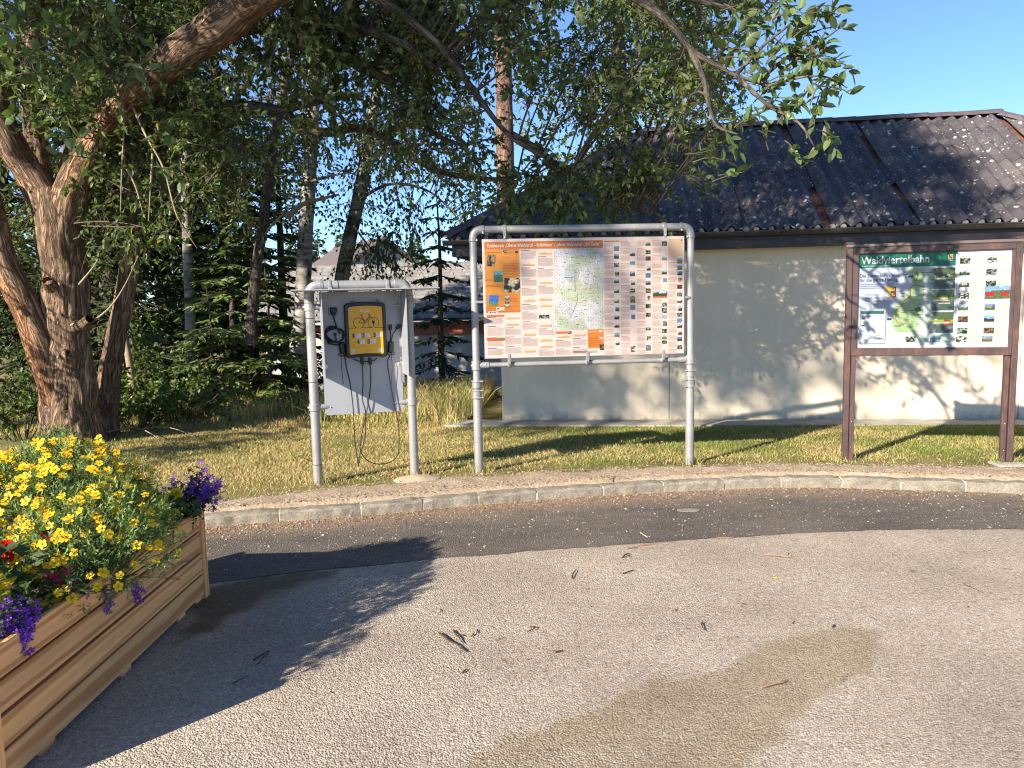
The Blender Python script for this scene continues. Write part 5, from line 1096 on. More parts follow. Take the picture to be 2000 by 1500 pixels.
S.lines(.517, .56, .79, .80, 1, lin(250, 225, 190), 4); S.lines(.517, .58, .84, .92, 4, lin(205, 110, 40), 4); S.rect(.568, .785, .586, .80, WHT, 4); S.rect(.568, .842, .586, .86, WHT, 4); S.photo(.572, .90, .594, .955, 'people', 5, 6, 5); S.lines(.435, .56, .955, .975, 2, DK, 4)
COLS = [(.598, .674), (.681, .754), (.762, .832), (.839, .914), (.920, .992)]
PH_ = [[(.075, .04), (.14, .04), (.215, .035), (.29, .04), (.355, .03), (.435, .035), (.52, .035), (.59, .035), (.655, .04), (.73, .035), (.81, .035), (.88, .035)], [(.125, .035), (.20, .035), (.29, .04), (.365, .04), (.435, .04), (.50, .055), (.575, .04), (.655, .04), (.925, .055)],
 [(.04, .035), (.11, .035), (.165, .035), (.25, .035), (.305, .04), (.37, .035), (.435, .04), (.50, .04), (.57, .035), (.645, .035), (.77, .025), (.845, .035), (.92, .05)], [(.04, .04), (.165, .035), (.285, .035), (.35, .035), (.56, .035), (.605, .045), (.66, .035), (.72, .04), (.785, .035), (.84, .035), (.885, .03)],
 [(.185, .045), (.245, .04), (.295, .035), (.35, .035), (.41, .035), (.475, .035), (.535, .03), (.59, .045), (.65, .035), (.695, .04), (.745, .035), (.805, .035), (.86, .035), (.93, .035)]]
for (a, b), ys in zip(COLS, PH_):
    y = .03
    while y < .965:
        S.lines(a, b - .028, y, y + .010, 1, lin(240, 160, 105), 2); S.lines(a, b - .028, y + .012, y + .048, 4, lin(205, 180, 165), 2, .15); y += .062
    for i, (py, ph) in enumerate(ys): w = .027 if i % 4 != 3 else .022; S.photo(b - w, py, b - .002, py + ph, None, 7, 6, 4)
S.photo(.842, .455, .914, .505, 'land', 14, 6, 5); S.rect(.842, .505, .914, .518, lin(225, 110, 60), 4); S.rect(.920, .02, .992, .165, lin(235, 200, 160), 3); S.rect(.984, .03, .990, .038, INK, 4); S.rect(.597, .028, .674, .036, lin(205, 120, 70), 3)
for a, b in COLS: S.rect(a - .0045, .02, a - .003, .97, lin(255, 243, 232), 2)
prt = S.build('printed_map', MPRINT, brd); prt.location = ((X0 + X1) / 2, YB - .0002, (Z0 + Z1) / 2)
# ---------------------------------------------------------------- railway sign with brown steel frame
s0_ = on(1652, 898); s1_ = on(1966, 906); fg = Frame((s0_[0], s0_[1], .1), math.atan2(s1_[1] - s0_[1], s1_[0] - s0_[0])); WG = float(np.hypot(*(s1_ - s0_)[:2]))
sgn = thing('railway_sign', 'brown framed poster sign headed Waldviertelbahn on two rusty brown posts', 'sign', tuple(fg.o), fg.a)
def brown():
    m = Mat('brown_steel'); n = m.noise(6, 5, .7); z = m.n('ShaderNodeSeparateXYZ'); m.l(m.coord(), z.inputs[0])
    c = m.ramp(n.outputs[0], [(.3, (.055, .035, .032)), (.7, (.085, .055, .05))]); m.col(m.mix(m.math('MULTIPLY', m.ramp(m.noise(18, 5, .7, m.coord((1, 1, .35))).outputs[0], [(.5, (0,) * 3), (.7, (1,) * 3)]), .55), c, (.21, .085, .05))).set(.5, .1, .4).bump(n.outputs[0], .15, .003); return m.m
MST2 = brown(); ZS = fg.pix(1665, 484, 0)[2]; ZSB = fg.pix(1800, 690, -.02)[2]
print('sign', WG, ZS, ZSB)
for X, sx in ((0, 1), (WG, -1)):
    MB().box((X - sx * .012, 0, ZS / 2 - .06), (.048, .06, ZS + .1), bevel=.005).build('outer_post', MST2, sgn); MB().box((X + sx * .038, .004, ZSB / 2 - .04), (.040, .045, ZSB + .08), bevel=.004).build('inner_post', MST2, sgn)
    for z in (.12, .35): bolt((X + sx * .035, -.02, z), sgn, .005)
FX0, FX1 = .014, WG - .014
MB().box((WG / 2, -.004, ZS + .014), (WG + .09, .075, .026), bevel=.004).build('top_cap', simple('cap_metal', (.13, .10, .09), .5, .2, .15, 8), sgn)
for X, nm in ((-.012, 0), (WG + .012, 0)): MB().box((X, -.002, ZS + .038), (.07, .085, .018), bevel=.004).build('post_cap', MST2, sgn)
t0, t1, t2, t3 = fg.pix(1679, 493, -.03), fg.pix(1981, 489, -.03), fg.pix(1672, 684, -.03), fg.pix(1968, 683, -.03); GX0 = (t0[0] + t2[0]) / 2; GX1 = min((t1[0] + t3[0]) / 2, WG - .03); GZ1 = (t0[2] + t1[2]) / 2; GZ0 = (t2[2] + t3[2]) / 2; GW, GH = GX1 - GX0, GZ1 - GZ0
print('poster', GX0, GX1, GZ0, GZ1)
MB().box((WG / 2, -.008, (ZS + GZ1) / 2), (FX1 - FX0 + .0, .05, ZS - GZ1), bevel=.004).build('frame_rail', MST2, sgn); MB().box((WG / 2, -.008, (ZSB + GZ0) / 2 + .0), (FX1 - FX0, .05, GZ0 - ZSB + .04), bevel=.004).build('frame_rail', MST2, sgn)
for a, b in ((FX0, GX0), (GX1, FX1)): MB().box(((a + b) / 2, -.0075, (GZ0 + GZ1) / 2), (b - a, .049, GH - .002), bevel=.003).build('frame_stile', MST2, sgn)
MB().box(((GX0 + GX1) / 2, .004, (GZ0 + GZ1) / 2), (GW, .02, GH), bevel=.001).build('backing_plate', MALU, sgn)
G = Sheet(GW - .002, GH - .002, 9); GRN = lin(22, 120, 92); PALE = lin(222, 236, 218)
G.rect(0, 0, 1, 1, lin(250, 250, 246), 0)
def bgf(u, v):
    n = mnoise.noise((u * 3, v * 3, 2)); c = np.array(lin(205, 212, 226)) * (1 + .12 * n); w = np.array(lin(250, 250, 248)); t = min(1, max(0, (v - .62) * 3 + max(0, u - .75) * 2)); return tuple(np.clip(c * (1 - t) + w * t, 0, .95))
G.raster(0, .145, .645, .94, 36, 34, bgf, .5)
G.rect(.0, .0, .655, .145, GRN, 1)
G.text('Waldviertelbahn', .018, .105, .455, (.85, .87, .85), 3, .012, height=.080)
G.text('www.waldviertelbahn.at', .022, .134, .195, lin(215, 238, 228), 3, .006, height=.018)
G.rect(.592, .034, .632, .105, lin(25, 70, 140), 3); G.quad([(.595, .085), (.627, .08), (.625, .03), (.592, .035)], lin(240, 215, 60), 4); G.text('N', .599, .078, .022, lin(40, 60, 110), 5, .03, height=.040); G.rect(.596, .095, .628, .099, lin(200, 215, 235), 4)
G.text('Die Entdeckungsreise', .012, .243, .265, lin(50, 60, 92), 3, .008, height=.036); G.text('für die ganze Familie.', .012, .288, .262, lin(50, 60, 92), 3, .008, height=.036); G.lines(.012, .245, .305, .365, 3, lin(140, 150, 180), 3)
G.text('Nordast', .05, .435, .10, lin(160, 170, 172), 3, 0, height=.028); G.text('Gmünd - Litschau', .05, .462, .11, lin(70, 80, 110), 3, .004, height=.015); G.text('Gmünd - Groß Gerungs', .05, .495, .145, lin(70, 80, 110), 3, .004, height=.015); G.text('Südast', .05, .535, .09, lin(170, 178, 176), 3, 0, height=.028)
G.photo(.185, .345, .260, .455, None, 8, 8, 3); G.raster(.186, .346, .259, .454, 8, 8, lambda u, v: lin(235, 190, 70) if u + .4 * mnoise.noise((u * 3, v * 3, 1)) < .7 else lin(110, 60, 45), 4); G.rect(.19, .40, .222, .45, WHT, 5)
# green route country, soft edged
ctr = [(.40, .20), (.44, .27), (.43, .35), (.40, .42), (.37, .48), (.34, .54), (.31, .60), (.30, .66), (.30, .72), (.33, .76), (.36, .74), (.41, .46), (.38, .62)]
def landf(u, v):
    x, y = .19 + .32 * u, .16 + .66 * v; d = min(math.hypot((x - a) * 1.5, (y - b)) for a, b in ctr); t = min(1, max(0, (.125 - d + .02 * mnoise.noise((x * 20, y * 20, 1))) / .05)); g = np.array(lin(180, 205, 150)) * (1 + .12 * mnoise.noise((x * 12, y * 12, 4))); b_ = np.array(bgf(x / .645, (y - .145) / .795)); return tuple(np.clip(b_ * (1 - t) + g * t, 0, .95))
G.raster(.19, .16, .51, .82, 36, 46, landf, 1.5)
rt_ = [(.395, .205), (.40, .25), (.385, .30), (.38, .33), (.36, .35), (.352, .38), (.355, .43), (.352, .455), (.335, .47), (.312, .49), (.305, .53), (.285, .56), (.262, .585), (.265, .63), (.262, .68), (.275, .715), (.335, .73)]
for i, ((x0, y0), (x1, y1)) in enumerate(zip(rt_[:-1], rt_[1:])):
    ln = math.hypot(x1 - x0, y1 - y0) + 1e-6; nx, ny = -(y1 - y0) / ln * .004, (x1 - x0) / ln * .004
    G.quad([(x0 + nx, y0 + ny), (x0 - nx, y0 - ny), (x1 - nx, y1 - ny), (x1 + nx, y1 + ny)], lin(110, 125, 85) if i < 9 else lin(190, 150, 70), 3); G.rect(x0 - .005, y0 - .006, x0 + .005, y0 + .006, lin(205, 150, 90), 4)
G.quad([(.38, .335), (.45, .36), (.45, .353), (.38, .325)], lin(100, 115, 80), 3)
for k in range(34): x = G.q.uniform(.24, .47); y = G.q.uniform(.19, .76); G.rect(x, y, x + G.q.uniform(.02, .04), y + .006, lin(110, 135, 90), 4)
G.rect(.335, .235, .37, .255, lin(50, 80, 120), 4); G.rect(.205, .67, .235, .69, lin(50, 80, 120), 4); G.rect(.378, .40, .42, .425, lin(215, 230, 215), 4); G.quad([(.40, .615), (.43, .60), (.418, .555), (.385, .575)], lin(40, 110, 80), 5)
# three lake pictures with trains
for y0, kind in ((.165, 0), (.385, 1), (.615, 2)):
    def f(u, v, kind=kind):
        n = mnoise.noise((u * 6 + kind * 9, v * 6, 3)); m = 1 + .4 * mnoise.noise((u * 22, v * 22, kind)); edge = min(1, max(0, (u - .05 + .1 * n) / .3))
        if v < .38: c = lin(85, 110, 70) if (n > -.3 or u > .5) else lin(195, 205, 210)
        elif v < .48: c = lin(160, 178, 80)
        elif v < .54: c = lin(215, 215, 200) if u > .3 and u < .85 else lin(130, 150, 80)
        else: c = lin(80, 100, 90) if n > -.2 else lin(120, 135, 150)
        if kind == 2 and .68 < u < .88 and (.36 < v < .47 or .56 < v < .64): c = lin(185, 50, 45)
        if kind == 0 and .3 < u < .8 and .34 < v < .45: c = lin(90, 85, 80) if n > -.1 else lin(225, 225, 225)
        if kind == 1 and .45 < u < .85 and (.40 < v < .46 or .62 < v < .67): c = lin(225, 205, 170)
        w = np.array(lin(222, 232, 226)); return tuple(np.clip(np.array(c) * m * edge + w * (1 - edge), .01, .95))
    G.raster(.445, y0, .652, y0 + .213, 30, 22, f, 3)
# right hand list of sights
for j in range(7):
    y = .045 + j * .118
    for x in (.668, .838):
        G.rect(x, y, x + .155, y + .085, PALE, 2)
        if not (x > .8 and j == 3): G.photo(x + .004, y + .026, x + .07, y + .085, None, 8, 6, 4); G.lines(x + .078, x + .15, y + .012, y + .08, 6, lin(190, 212, 190), 3); G.lines(x + .004, x + .06, y + .008, y + .018, 1, lin(150, 170, 165), 3)
G.photo(.838, .362, .998, .49, 'land', 16, 9, 5); G.raster(.845, .42, .90, .462, 6, 4, lambda u, v: lin(190, 50, 50), 6); G.raster(.945, .415, .99, .46, 6, 4, lambda u, v: lin(190, 55, 50), 6)
for x in (.33, .495, .665, .832): G.rect(x, .835, x + .158, .925, PALE, 2); G.photo(x + .002, .862, x + .07, .922, None, 8, 6, 4); G.lines(x + .08, x + .152, .845, .92, 6, lin(190, 212, 190), 3)
G.rect(.645, .03, .655, .835, lin(250, 250, 246), 3.5); G.rect(.0, .948, 1, .951, lin(215, 218, 212), 2); G.lines(.01, .36, .965, .975, 1, lin(190, 192, 186), 2, 0); G.lines(.76, .92, .962, .972, 1, lin(205, 205, 198), 2, 0); [G.rect(.950 + k * .009, .963, .957 + k * .009, .972, lin(130 + 12 * k, 130 + 12 * k, 134 + 12 * k), 3) for k in range(4)]
G.rect(.255, .745, .30, .758, lin(80, 150, 110), 4); G.lines(.205, .31, .865, .90, 3, lin(225, 190, 180), 3)
pg = G.build('poster', MPRINT, sgn); pg.location = ((GX0 + GX1) / 2, -.0075, (GZ0 + GZ1) / 2)
# timetable snap frame mounted on the poster
tw_, th_ = .185 * GW, .36 * GH; tcx, tcz = GX0 + .104 * GW, GZ1 - .755 * GH; TT = bpy.data.objects.new('timetable_frame', None); COL.objects.link(TT); TT.parent = sgn; TT.location = (tcx, -.012, tcz)
for (x, z, w, h) in ((-tw_ / 2 + .008, 0, .016, th_), (tw_ / 2 - .008, 0, .016, th_), (0, th_ / 2 - .008, tw_ - .033, .016), (0, -th_ / 2 + .008, tw_ - .033, .016)): MB().box((x, 0, z), (w, .012, h), bevel=.004).build('snap_rail', MALU, TT)
T_ = Sheet(tw_ - .034, th_ - .034, 2); T_.rect(0, 0, 1, 1, lin(232, 236, 244), 0); T_.rect(0, 0, 1, .085, lin(60, 110, 110), 1); T_.rect(.68, .07, 1, .1, lin(40, 130, 110), 2)
for y0 in (.24, .47):
    T_.rect(.03, y0 - .03, .18, y0 + .02, lin(70, 90, 130), 2)
    for k in range(5): T_.rect(.02, y0 + .04 + k * .03, .95, y0 + .043 + k * .03, lin(160, 168, 185), 2)
    for k in range(10): T_.rect(.1 * k + .04, y0 + .04, .1 * k + .044, y0 + .16, lin(175, 180, 195), 2)
T_.lines(.03, .9, .13, .18, 2, lin(165, 172, 190), 2); T_.lines(.03, .35, .72, .85, 4, lin(190, 194, 205), 2); T_.rect(.28, .79, .48, .80, lin(110, 110, 120), 2); T_.rect(.68, .77, .88, .80, lin(235, 180, 120), 2); T_.lines(.55, .95, .85, .9, 2, lin(190, 194, 205), 2)
o = T_.build('timetable_sheet', MPRINT, TT); o.location = (0, -.001, 0)
# ---------------------------------------------------------------- wooden planter
def wood():
    m = Mat('larch_planks'); oi = m.n('ShaderNodeObjectInfo'); ad = m.n('ShaderNodeVectorMath', operation='ADD'); m.l(m.coord((8, .8, 8)), ad.inputs[0])
    sc2 = m.n('ShaderNodeMath', operation='MULTIPLY'); m.l(oi.outputs['Random'], sc2.inputs[0]); sc2.inputs[1].default_value = 37; m.l(sc2.outputs[0], ad.inputs[1])
    wv = m.n('ShaderNodeTexWave', wave_type='RINGS', rings_direction='Y'); wv.inputs['Scale'].default_value = .8; wv.inputs['Distortion'].default_value = 3.2; wv.inputs['Detail'].default_value = 3; wv.inputs['Detail Scale'].default_value = 1.2; m.l(ad.outputs[0], wv.inputs['Vector'])
    n = m.noise(2.5, 5, .65, ad.outputs[0]); nf = m.noise(14, 4, .7, ad.outputs[0])
    c = m.ramp(wv.outputs[0], [(.15, (.76, .41, .175)), (.7, (.80, .455, .20)), (.95, (.54, .25, .095))]); c = m.mix(1.0, c, m.ramp(n.outputs[0], [(.3, (.82,) * 3), (.7, (1.12, 1.1, 1.06))]), 'MULTIPLY'); c = m.mix(1.0, c, m.ramp(oi.outputs['Random'], [(0, (.88,) * 3), (1, (1.12, 1.08, 1.0))]), 'MULTIPLY')
    k = m.ramp(m.voro(.55, ad.outputs[0]).outputs['Distance'], [(.05, (1,) * 3), (.13, (0,) * 3)])
    m.col(m.mix(m.math('MULTIPLY', k, .75), c, (.12, .055, .025))).set(.7, 0, .25).bump(m.math('ADD', nf.outputs[0], wv.outputs[0]), .25, .003); return m.m
MWOOD = wood()
PX, PY0, PY1, PWD, PHT = -1.715, 2.36, 4.115, .78, .50
pl = thing('flower_box', 'long wooden plank planter on short feet in the lower left corner', 'planter', (PX - PWD / 2, (PY0 + PY1) / 2, 0)); PO = np.array(pl.location)
def lp(x, y, z): return (x - PO[0], y - PO[1], z)
qw = random.Random(2)
ph = .107; zs = [PHT - ph / 2 - .004 - k * (ph + .013) for k in range(4)]
for z in zs:
    for X in (PX - .012, PX - PWD + .012):
        j = qw.uniform(-.002, .002); MB().box(lp(X + j, (PY0 + PY1) / 2, z), (.024, PY1 - PY0 - .075, ph), bevel=.003).build('plank', MWOOD, pl)
    for Y in (PY0 + .012, PY1 - .012): o = MB().box((0, 0, 0), (.024, PWD - .10, ph), bevel=.003).build('plank', MWOOD, pl); o.location = lp(PX - PWD / 2, Y, z); o.rotation_euler = (0, 0, math.pi / 2); o.data = o.data
for X in (PX - .012, PX - PWD + .012):
    for Y in (PY0 + .016, PY1 - .016): o = MB().box((0, 0, 0), (.038, PHT + .012, .05), bevel=.003).build('corner_post', MWOOD, pl); o.location = lp(X + .004, Y, PHT / 2 + .008); o.rotation_euler = (math.pi / 2, 0, 0)
for X in (PX - .04, PX - PWD + .04):
    for Y in (PY0 + .3, (PY0 + PY1) / 2, PY1 - .3, PY1 - .07): MB().box(lp(X, Y, .015), (.055, .09, .03), bevel=.003).build('foot', MWOOD, pl)
MB().box(lp(PX - PWD / 2, (PY0 + PY1) / 2, .075), (PWD - .06, PY1 - PY0 - .06, .03)).build('floor_board', MWOOD, pl)
MSOIL = simple('potting_soil', (.03, .02, .014), .95, 0, .4, 30, bump=1.0)
MB().box(lp(PX - PWD / 2, (PY0 + PY1) / 2, .26), (PWD - .052, PY1 - PY0 - .052, .33)).build('soil', MSOIL, pl)
# ---------------------------------------------------------------- flowers
MPET = leaf_mat('petal', .3, .55, .25); fq = np.random.default_rng(91)
def flower_mesh(name, c_pet, c_mid, npet=5, L=.5, W=.42, cup=.15, layers=1):
    mb = MB()
    for ly in range(layers):
        for k in range(npet):
            a = 2 * math.pi * (k + .5 * (ly % 2)) / npet + fq.normal(0, .08); l = L * (1 - .22 * ly) * fq.uniform(.92, 1.08); w = W * (1 - .15 * ly); u = np.array([math.cos(a), math.sin(a), 0]); s = np.array([-math.sin(a), math.cos(a), 0]); z = np.array([0, 0, 1.0]); cu = cup + .28 * ly; zb = .05 * ly
            P = [u * .06 + z * zb, u * l * .55 + s * w * .45 + z * (zb + cu * .45 * l), u * l * .95 + s * w * .36 + z * (zb + cu * .7 * l), u * l * 1.03 + z * (zb + cu * .62 * l), u * l * .95 - s * w * .36 + z * (zb + cu * .7 * l), u * l * .55 - s * w * .45 + z * (zb + cu * .45 * l)]
            mb.add(P, [(0, 1, 2, 3), (0, 3, 4, 5)], tuple(np.clip(np.array(c_pet) * fq.uniform(.88, 1.1) * (1 - .08 * ly), 0, .95)))
    if c_mid: mb.lathe([(.10, -.04), (.12, .03), (.07, .09), (.01, .10)], (0, 0, 0), (0, 0, 1), 7, c_mid)
    o = mb.build(name, MPET, None, color=True); me = o.data; bpy.data.objects.remove(o); return me
YEL_ = (.83, .53, .012)
FM = {'sig': [flower_mesh('flower', c, (.62, .30, .01), 5, .5, .44, .12) for c in (YEL_, (.80, .48, .010), (.85, .58, .02))],
      'pom': [flower_mesh('flower_head', (.86, .62, .03), None, 11, .5, .34, .15, 4)], 'red': [flower_mesh('flower', (.62, .018, .012), None, 6, .5, .5, .2, 2)], 'dred': [flower_mesh('flower', (.36, .012, .01), (.5, .2, .01), 6, .5, .5, .2, 2)], 'pink': [flower_mesh('flower', (.55, .05, .12), None, 4, .5, .6, .2, 1)],
      'fan': [flower_mesh('flower', c, None, 6, .5, .26, .2) for c in ((.22, .05, .52), (.30, .09, .62), (.15, .03, .40))]}
def face_quat(n, spin):
    return Vector(n).to_track_quat('Z', 'Y') @ Matrix.Rotation(spin, 4, 'Z').to_quaternion()
VIEWN = unit(np.array([.25, -.65, .72]))
def put(me, parent, p, n, s, o, name='flower'):
    f = bpy.data.objects.new(name, me); COL.objects.link(f); f.parent = parent; f.location = tuple(np.array(p) - o); f.rotation_mode = 'QUATERNION'; f.rotation_quaternion = face_quat(unit(np.array(n)), fq.uniform(0, 6.28)); f.scale = (s, s, s); return f
def feathery(t, o, cen, rad, n, col, L=(.014, .028), W=.28, low=.0, stem=40):
    cen = np.array(cen); rad = np.array(rad); d = unit(fq.normal(0, 1, (n, 3))); d[:, 2] = np.where(d[:, 2] < -.35, -d[:, 2], d[:, 2]); k = fq.uniform(.45, 1, n)[:, None] ** .5
    k *= (1 + .16 * fnoise3(d, 3.0, 2.)[:, None]); P = cen + d * rad * k
    # sprigs: a short axis with paired leaflets
    m = 10; tt = np.linspace(.1, 1, m); ax = unit(d * .8 + fq.normal(0, .5, d.shape) + np.array([0, 0, .35])); sl = fq.uniform(.04, .075, n)
    pos = P[:, None, :] + ax[:, None, :] * (tt[None, :, None] * sl[:, None, None]); sd = unit(np.cross(ax, fq.normal(0, 1, ax.shape))); sgn_ = np.where(np.arange(m) % 2, 1, -1)[None, :, None]
    D = unit(ax[:, None, :] * .8 + sd[:, None, :] * sgn_ * .75 + fq.normal(0, .15, pos.shape)); pos = pos.reshape(-1, 3); D = D.reshape(-1, 3); N = unit(fq.normal(0, .6, pos.shape) + np.array([0, -.2, 1.0])); Ln = fq.uniform(L[0], L[1], len(pos)); C = np.repeat(hue(col, n, fq, .22, .08), m, 0)
    leaves('foliage', MLEAF2, pos - o, D, N, Ln, Ln * W, t, C, True)
    tw = []; 
    for i in range(0, n, max(1, n // 140)): tw.append((bez(cen * np.array([1, 1, 0]) + np.array([0, 0, .40]) + fq.normal(0, .04, 3) * np.array([1, 1, 0]), P[i], .04, 4, fq) - o, np.array([.004, .003, .002, .0015])))
    V, F = tube_np(tw, 4); stuff(mesh_np('stems', V, F, MSTEM, t))
MSTEM = simple('green_stem', (.07, .11, .03), .7, 0, .2, 30)
def mound(label, cen, rad, nf, ns, seed, kind='sig', fs_=(.026, .036), fmin=-.1):
    t = thing('marigold_plant', label, 'plant', (cen[0], cen[1], .425), 0, 'small yellow marigold plants in the flower box'); o = np.array(t.location); q = np.random.default_rng(seed)
    feathery(t, o, cen, rad, ns, (.19, .26, .085)); k = 0; c = np.array(cen); rd = np.array(rad)
    while k < nf:
        d = unit(q.normal(0, 1, 3)); 
        if d[2] < fmin or (d[1] > .55 and q.random() < .7): continue
        p = c + d * rd * q.uniform(.93, 1.1) * (1 + .16 * mnoise.noise(tuple(d * 3.0 + np.array([2., 0, 0])))); 
        put(FM['sig'][k % 3], t, p, unit(d * .35 + VIEWN * .95 + q.normal(0, .28, 3)), q.uniform(*fs_) * 1.22, o); k += 1
    return t
mound('yellow marigold plant with most flowers, tallest of the mound at the back of the box', (-2.06, 3.40, .62), (.40, .37, .37), 285, 1500, 1)
mound('yellow marigold plant spilling over the front planks in the middle of the box', (-1.77, 3.18, .54), (.27, .42, .30), 120, 1050, 2)
mound('yellow marigold plant towards the far end with fewer, scattered flowers', (-2.02, 3.68, .55), (.28, .24, .22), 85, 700, 3)
mound('yellow marigold plant with dense green foliage at the left edge of the picture', (-2.40, 3.30, .60), (.32, .30, .32), 110, 900, 4, fmin=.1)
mound('yellow marigold plant at the near end of the box by the lower left corner', (-2.02, 2.45, .56), (.28, .26, .27), 45, 600, 5)
def tall_sprig(): 
    t = thing('marigold_plant', 'single marigold shoot standing up above the mound before the tree trunk', 'plant', (-2.1, 3.5, .425), 0, 'small yellow marigold plants in the flower box'); o = np.array(t.location)
    for x, y in ((118, 858), (108, 862), (88, 878), (72, 860), (100, 900), (130, 890)): p = at(x, y, 3.5); put(FM['sig'][0], t, p, VIEWN, .04, o)
    c = at(108, 880, 3.52); feathery(t, o, c, (.10, .08, .06), 90, (.10, .155, .05))
tall_sprig()
def round_leaves(t, o, cen, rad, n, col, L, W=.95):
    cen = np.array(cen); d = unit(fq.normal(0, 1, (n, 3))); d[:, 2] = abs(d[:, 2]); P = cen + d * np.array(rad) * fq.uniform(.5, 1, (n, 1)); Ln = fq.uniform(*L, n); D = unit(d + fq.normal(0, .5, d.shape)); N = unit(np.array([0, -.3, 1.0]) + fq.normal(0, .4, d.shape)); leaves('foliage', MLEAF2, P - o, D, N, Ln, Ln * W, t, hue(col, n, fq, .2, .08))
def head_plant(name, label, heads, kind, size, Y, leaf=None, ncl=1, clr=.0, group=None, cat='plant'):
    pts = [at(x, y, Y_ if len(h) > 2 else Y) for h in heads for x, y, Y_ in [(h[0], h[1], h[2] if len(h) > 2 else Y)]]; c = np.mean(pts, 0); t = thing(name, label, cat, (c[0], c[1], .425), 0, group); o = np.array(t.location); tw = []
    for p in pts:
        tw.append((bez(np.array([c[0], c[1], .40]), p, .03, 4, fq) - o, np.array([.004, .0035, .003, .003])))
        for k in range(ncl): d = unit(fq.normal(0, 1, 3)) if ncl > 1 else VIEWN; put(FM[kind][k % len(FM[kind])], t, p + d * clr, unit(d * .8 + VIEWN), size * fq.uniform(.88, 1.12), o, 'flower_head' if kind == 'pom' else 'flower')
    V, F = tube_np(tw, 5); stuff(mesh_np('stems', V, F, MSTEM, t))
    if leaf: round_leaves(t, o, c + np.array([0, 0, leaf[3] if len(leaf) > 3 else -.05]), leaf[0], leaf[1], leaf[4] if len(leaf) > 4 else (.06, .10, .03), leaf[2])
    return t
head_plant('pompom_marigold', 'large yellow pompom marigold near the lower left picture edge', [(12, 1130, 2.72), (4, 1160, 2.7), (82, 1172, 2.80), (110, 1162, 2.83)], 'pom', .062, 2.9, ((.12, .12, .07), 40, (.03, .05)))
head_plant('pompom_marigold', 'yellow pompom marigold near the far corner beside the purple flowers', [(311, 980, 3.70), (339, 1003, 3.74), (343, 965, 3.8)], 'pom', .062, 3.85, ((.13, .12, .08), 50, (.03, .05)))
head_plant('geranium_plant', 'red geranium with round green leaves at the left picture edge', [(8, 1078, 2.8)], 'red', .045, 2.98, ((.17, .14, .12), 46, (.05, .075), -.09), 9, .03)
head_plant('geranium_plant', 'bright red geranium standing at the back of the marigolds', [(262, 915, 3.6), (250, 922, 3.6), (218, 935, 3.5)], 'red', .034, 3.6, ((.10, .08, .10), 24, (.04, .06), -.1), 6, .025)
head_plant('french_marigold', 'small dark red marigold among the yellow flowers', [(88, 1048, 3.0), (104, 1043, 3.0), (92, 1055, 3.0)], 'dred', .04, 3.0, ((.06, .05, .05), 14, (.03, .04), -.05))
head_plant('begonia_plant', 'pink begonia hanging beside the lower pompom marigolds', [(95, 1118, 2.85), (88, 1140, 2.83), (110, 1130, 2.85), (130, 1140, 2.87), (134, 1120, 2.88), (128, 1152, 2.86), (103, 1128, 2.85)], 'pink', .04, 2.95, ((.10, .10, .06), 26, (.035, .055), -.05, (.055, .075, .03)), 2, .018)
head_plant('begonia_plant', 'deep pink begonia at the plank edge near the far corner', [(284, 998, 3.62), (292, 1008, 3.62), (300, 1020, 3.62), (304, 1002, 3.62), (296, 1030, 3.62), (287, 1014, 3.62)], 'pink', .045, 3.7, ((.09, .09, .06), 26, (.035, .055), -.05, (.055, .075, .03)), 2, .018)
def fan_plant(label, heads, Y, n, rad, size, leaf_n=40):
    pts = [at(h[0], h[1], h[2] if len(h) > 2 else Y) for h in heads]; c = np.mean(pts, 0); t = thing('fan_flower', label, 'plant', (c[0], c[1], min(.425, c[2] - .05)), 0, 'purple fan flower plants in the flower box'); o = np.array(t.location); tw = []; LP_ = []; LD = []
    for p in pts:
        r0 = np.array([min(c[0], PX - .05) * .5 + (PX - .08) * .5, c[1], .43]); b = bez(r0, p, .08, 5, fq); tw.append((b - o, np.array([.004, .0035, .003, .0025, .002])))
        for k in range(n): d = unit(fq.normal(0, 1, 3)); bt = fq.uniform(.7, 1.0) * 4 - 1e-6; bi = min(3, int(bt)); q = b[bi] * (1 - bt + bi) + b[bi + 1] * (bt - bi) + d * rad * .9 * fq.random() ** .4; put(FM['fan'][k % 3], t, q, unit(d + VIEWN * .5), size * fq.uniform(.85, 1.15), o)
        m = leaf_n; j = fq.uniform(.3, 1, m); i = np.minimum(3, (j * 4).astype(int)); LP_.append(b[i] + fq.normal(0, rad * .5, (m, 3))); LD.append(unit(fq.normal(0, 1, (m, 3))))
    P = np.concatenate(LP_); D = np.concatenate(LD); Ln = fq.uniform(.018, .034, len(P)); leaves('foliage', MLEAF2, P - o, D, unit(np.array([0, 0, 1.0]) + fq.normal(0, .6, P.shape)), Ln, Ln * .5, t, hue((.045, .075, .025), len(P), fq)); V, F = tube_np(tw, 4); stuff(mesh_np('stems', V, F, MSTEM, t)); return t
fan_plant('purple fan flower with upright spikes over the far corner post', [(402, 912, 4.0), (385, 940, 4.0), (410, 948, 4.0), (430, 945, 3.98), (405, 970, 3.98), (425, 975, 3.96), (392, 978, 3.98), (372, 948, 4.02), (412, 930, 4.0), (400, 925, 4.0), (395, 955, 3.98), (436, 930, 3.98), (442, 958, 3.97), (418, 960, 3.96)], 4.0, 11, .055, .034)
fan_plant('purple fan flower between the far pompom marigolds and the corner', [(340, 935, 4.0), (352, 978, 3.92), (345, 950, 3.95), (325, 960, 3.95)], 3.95, 9, .035, .028)
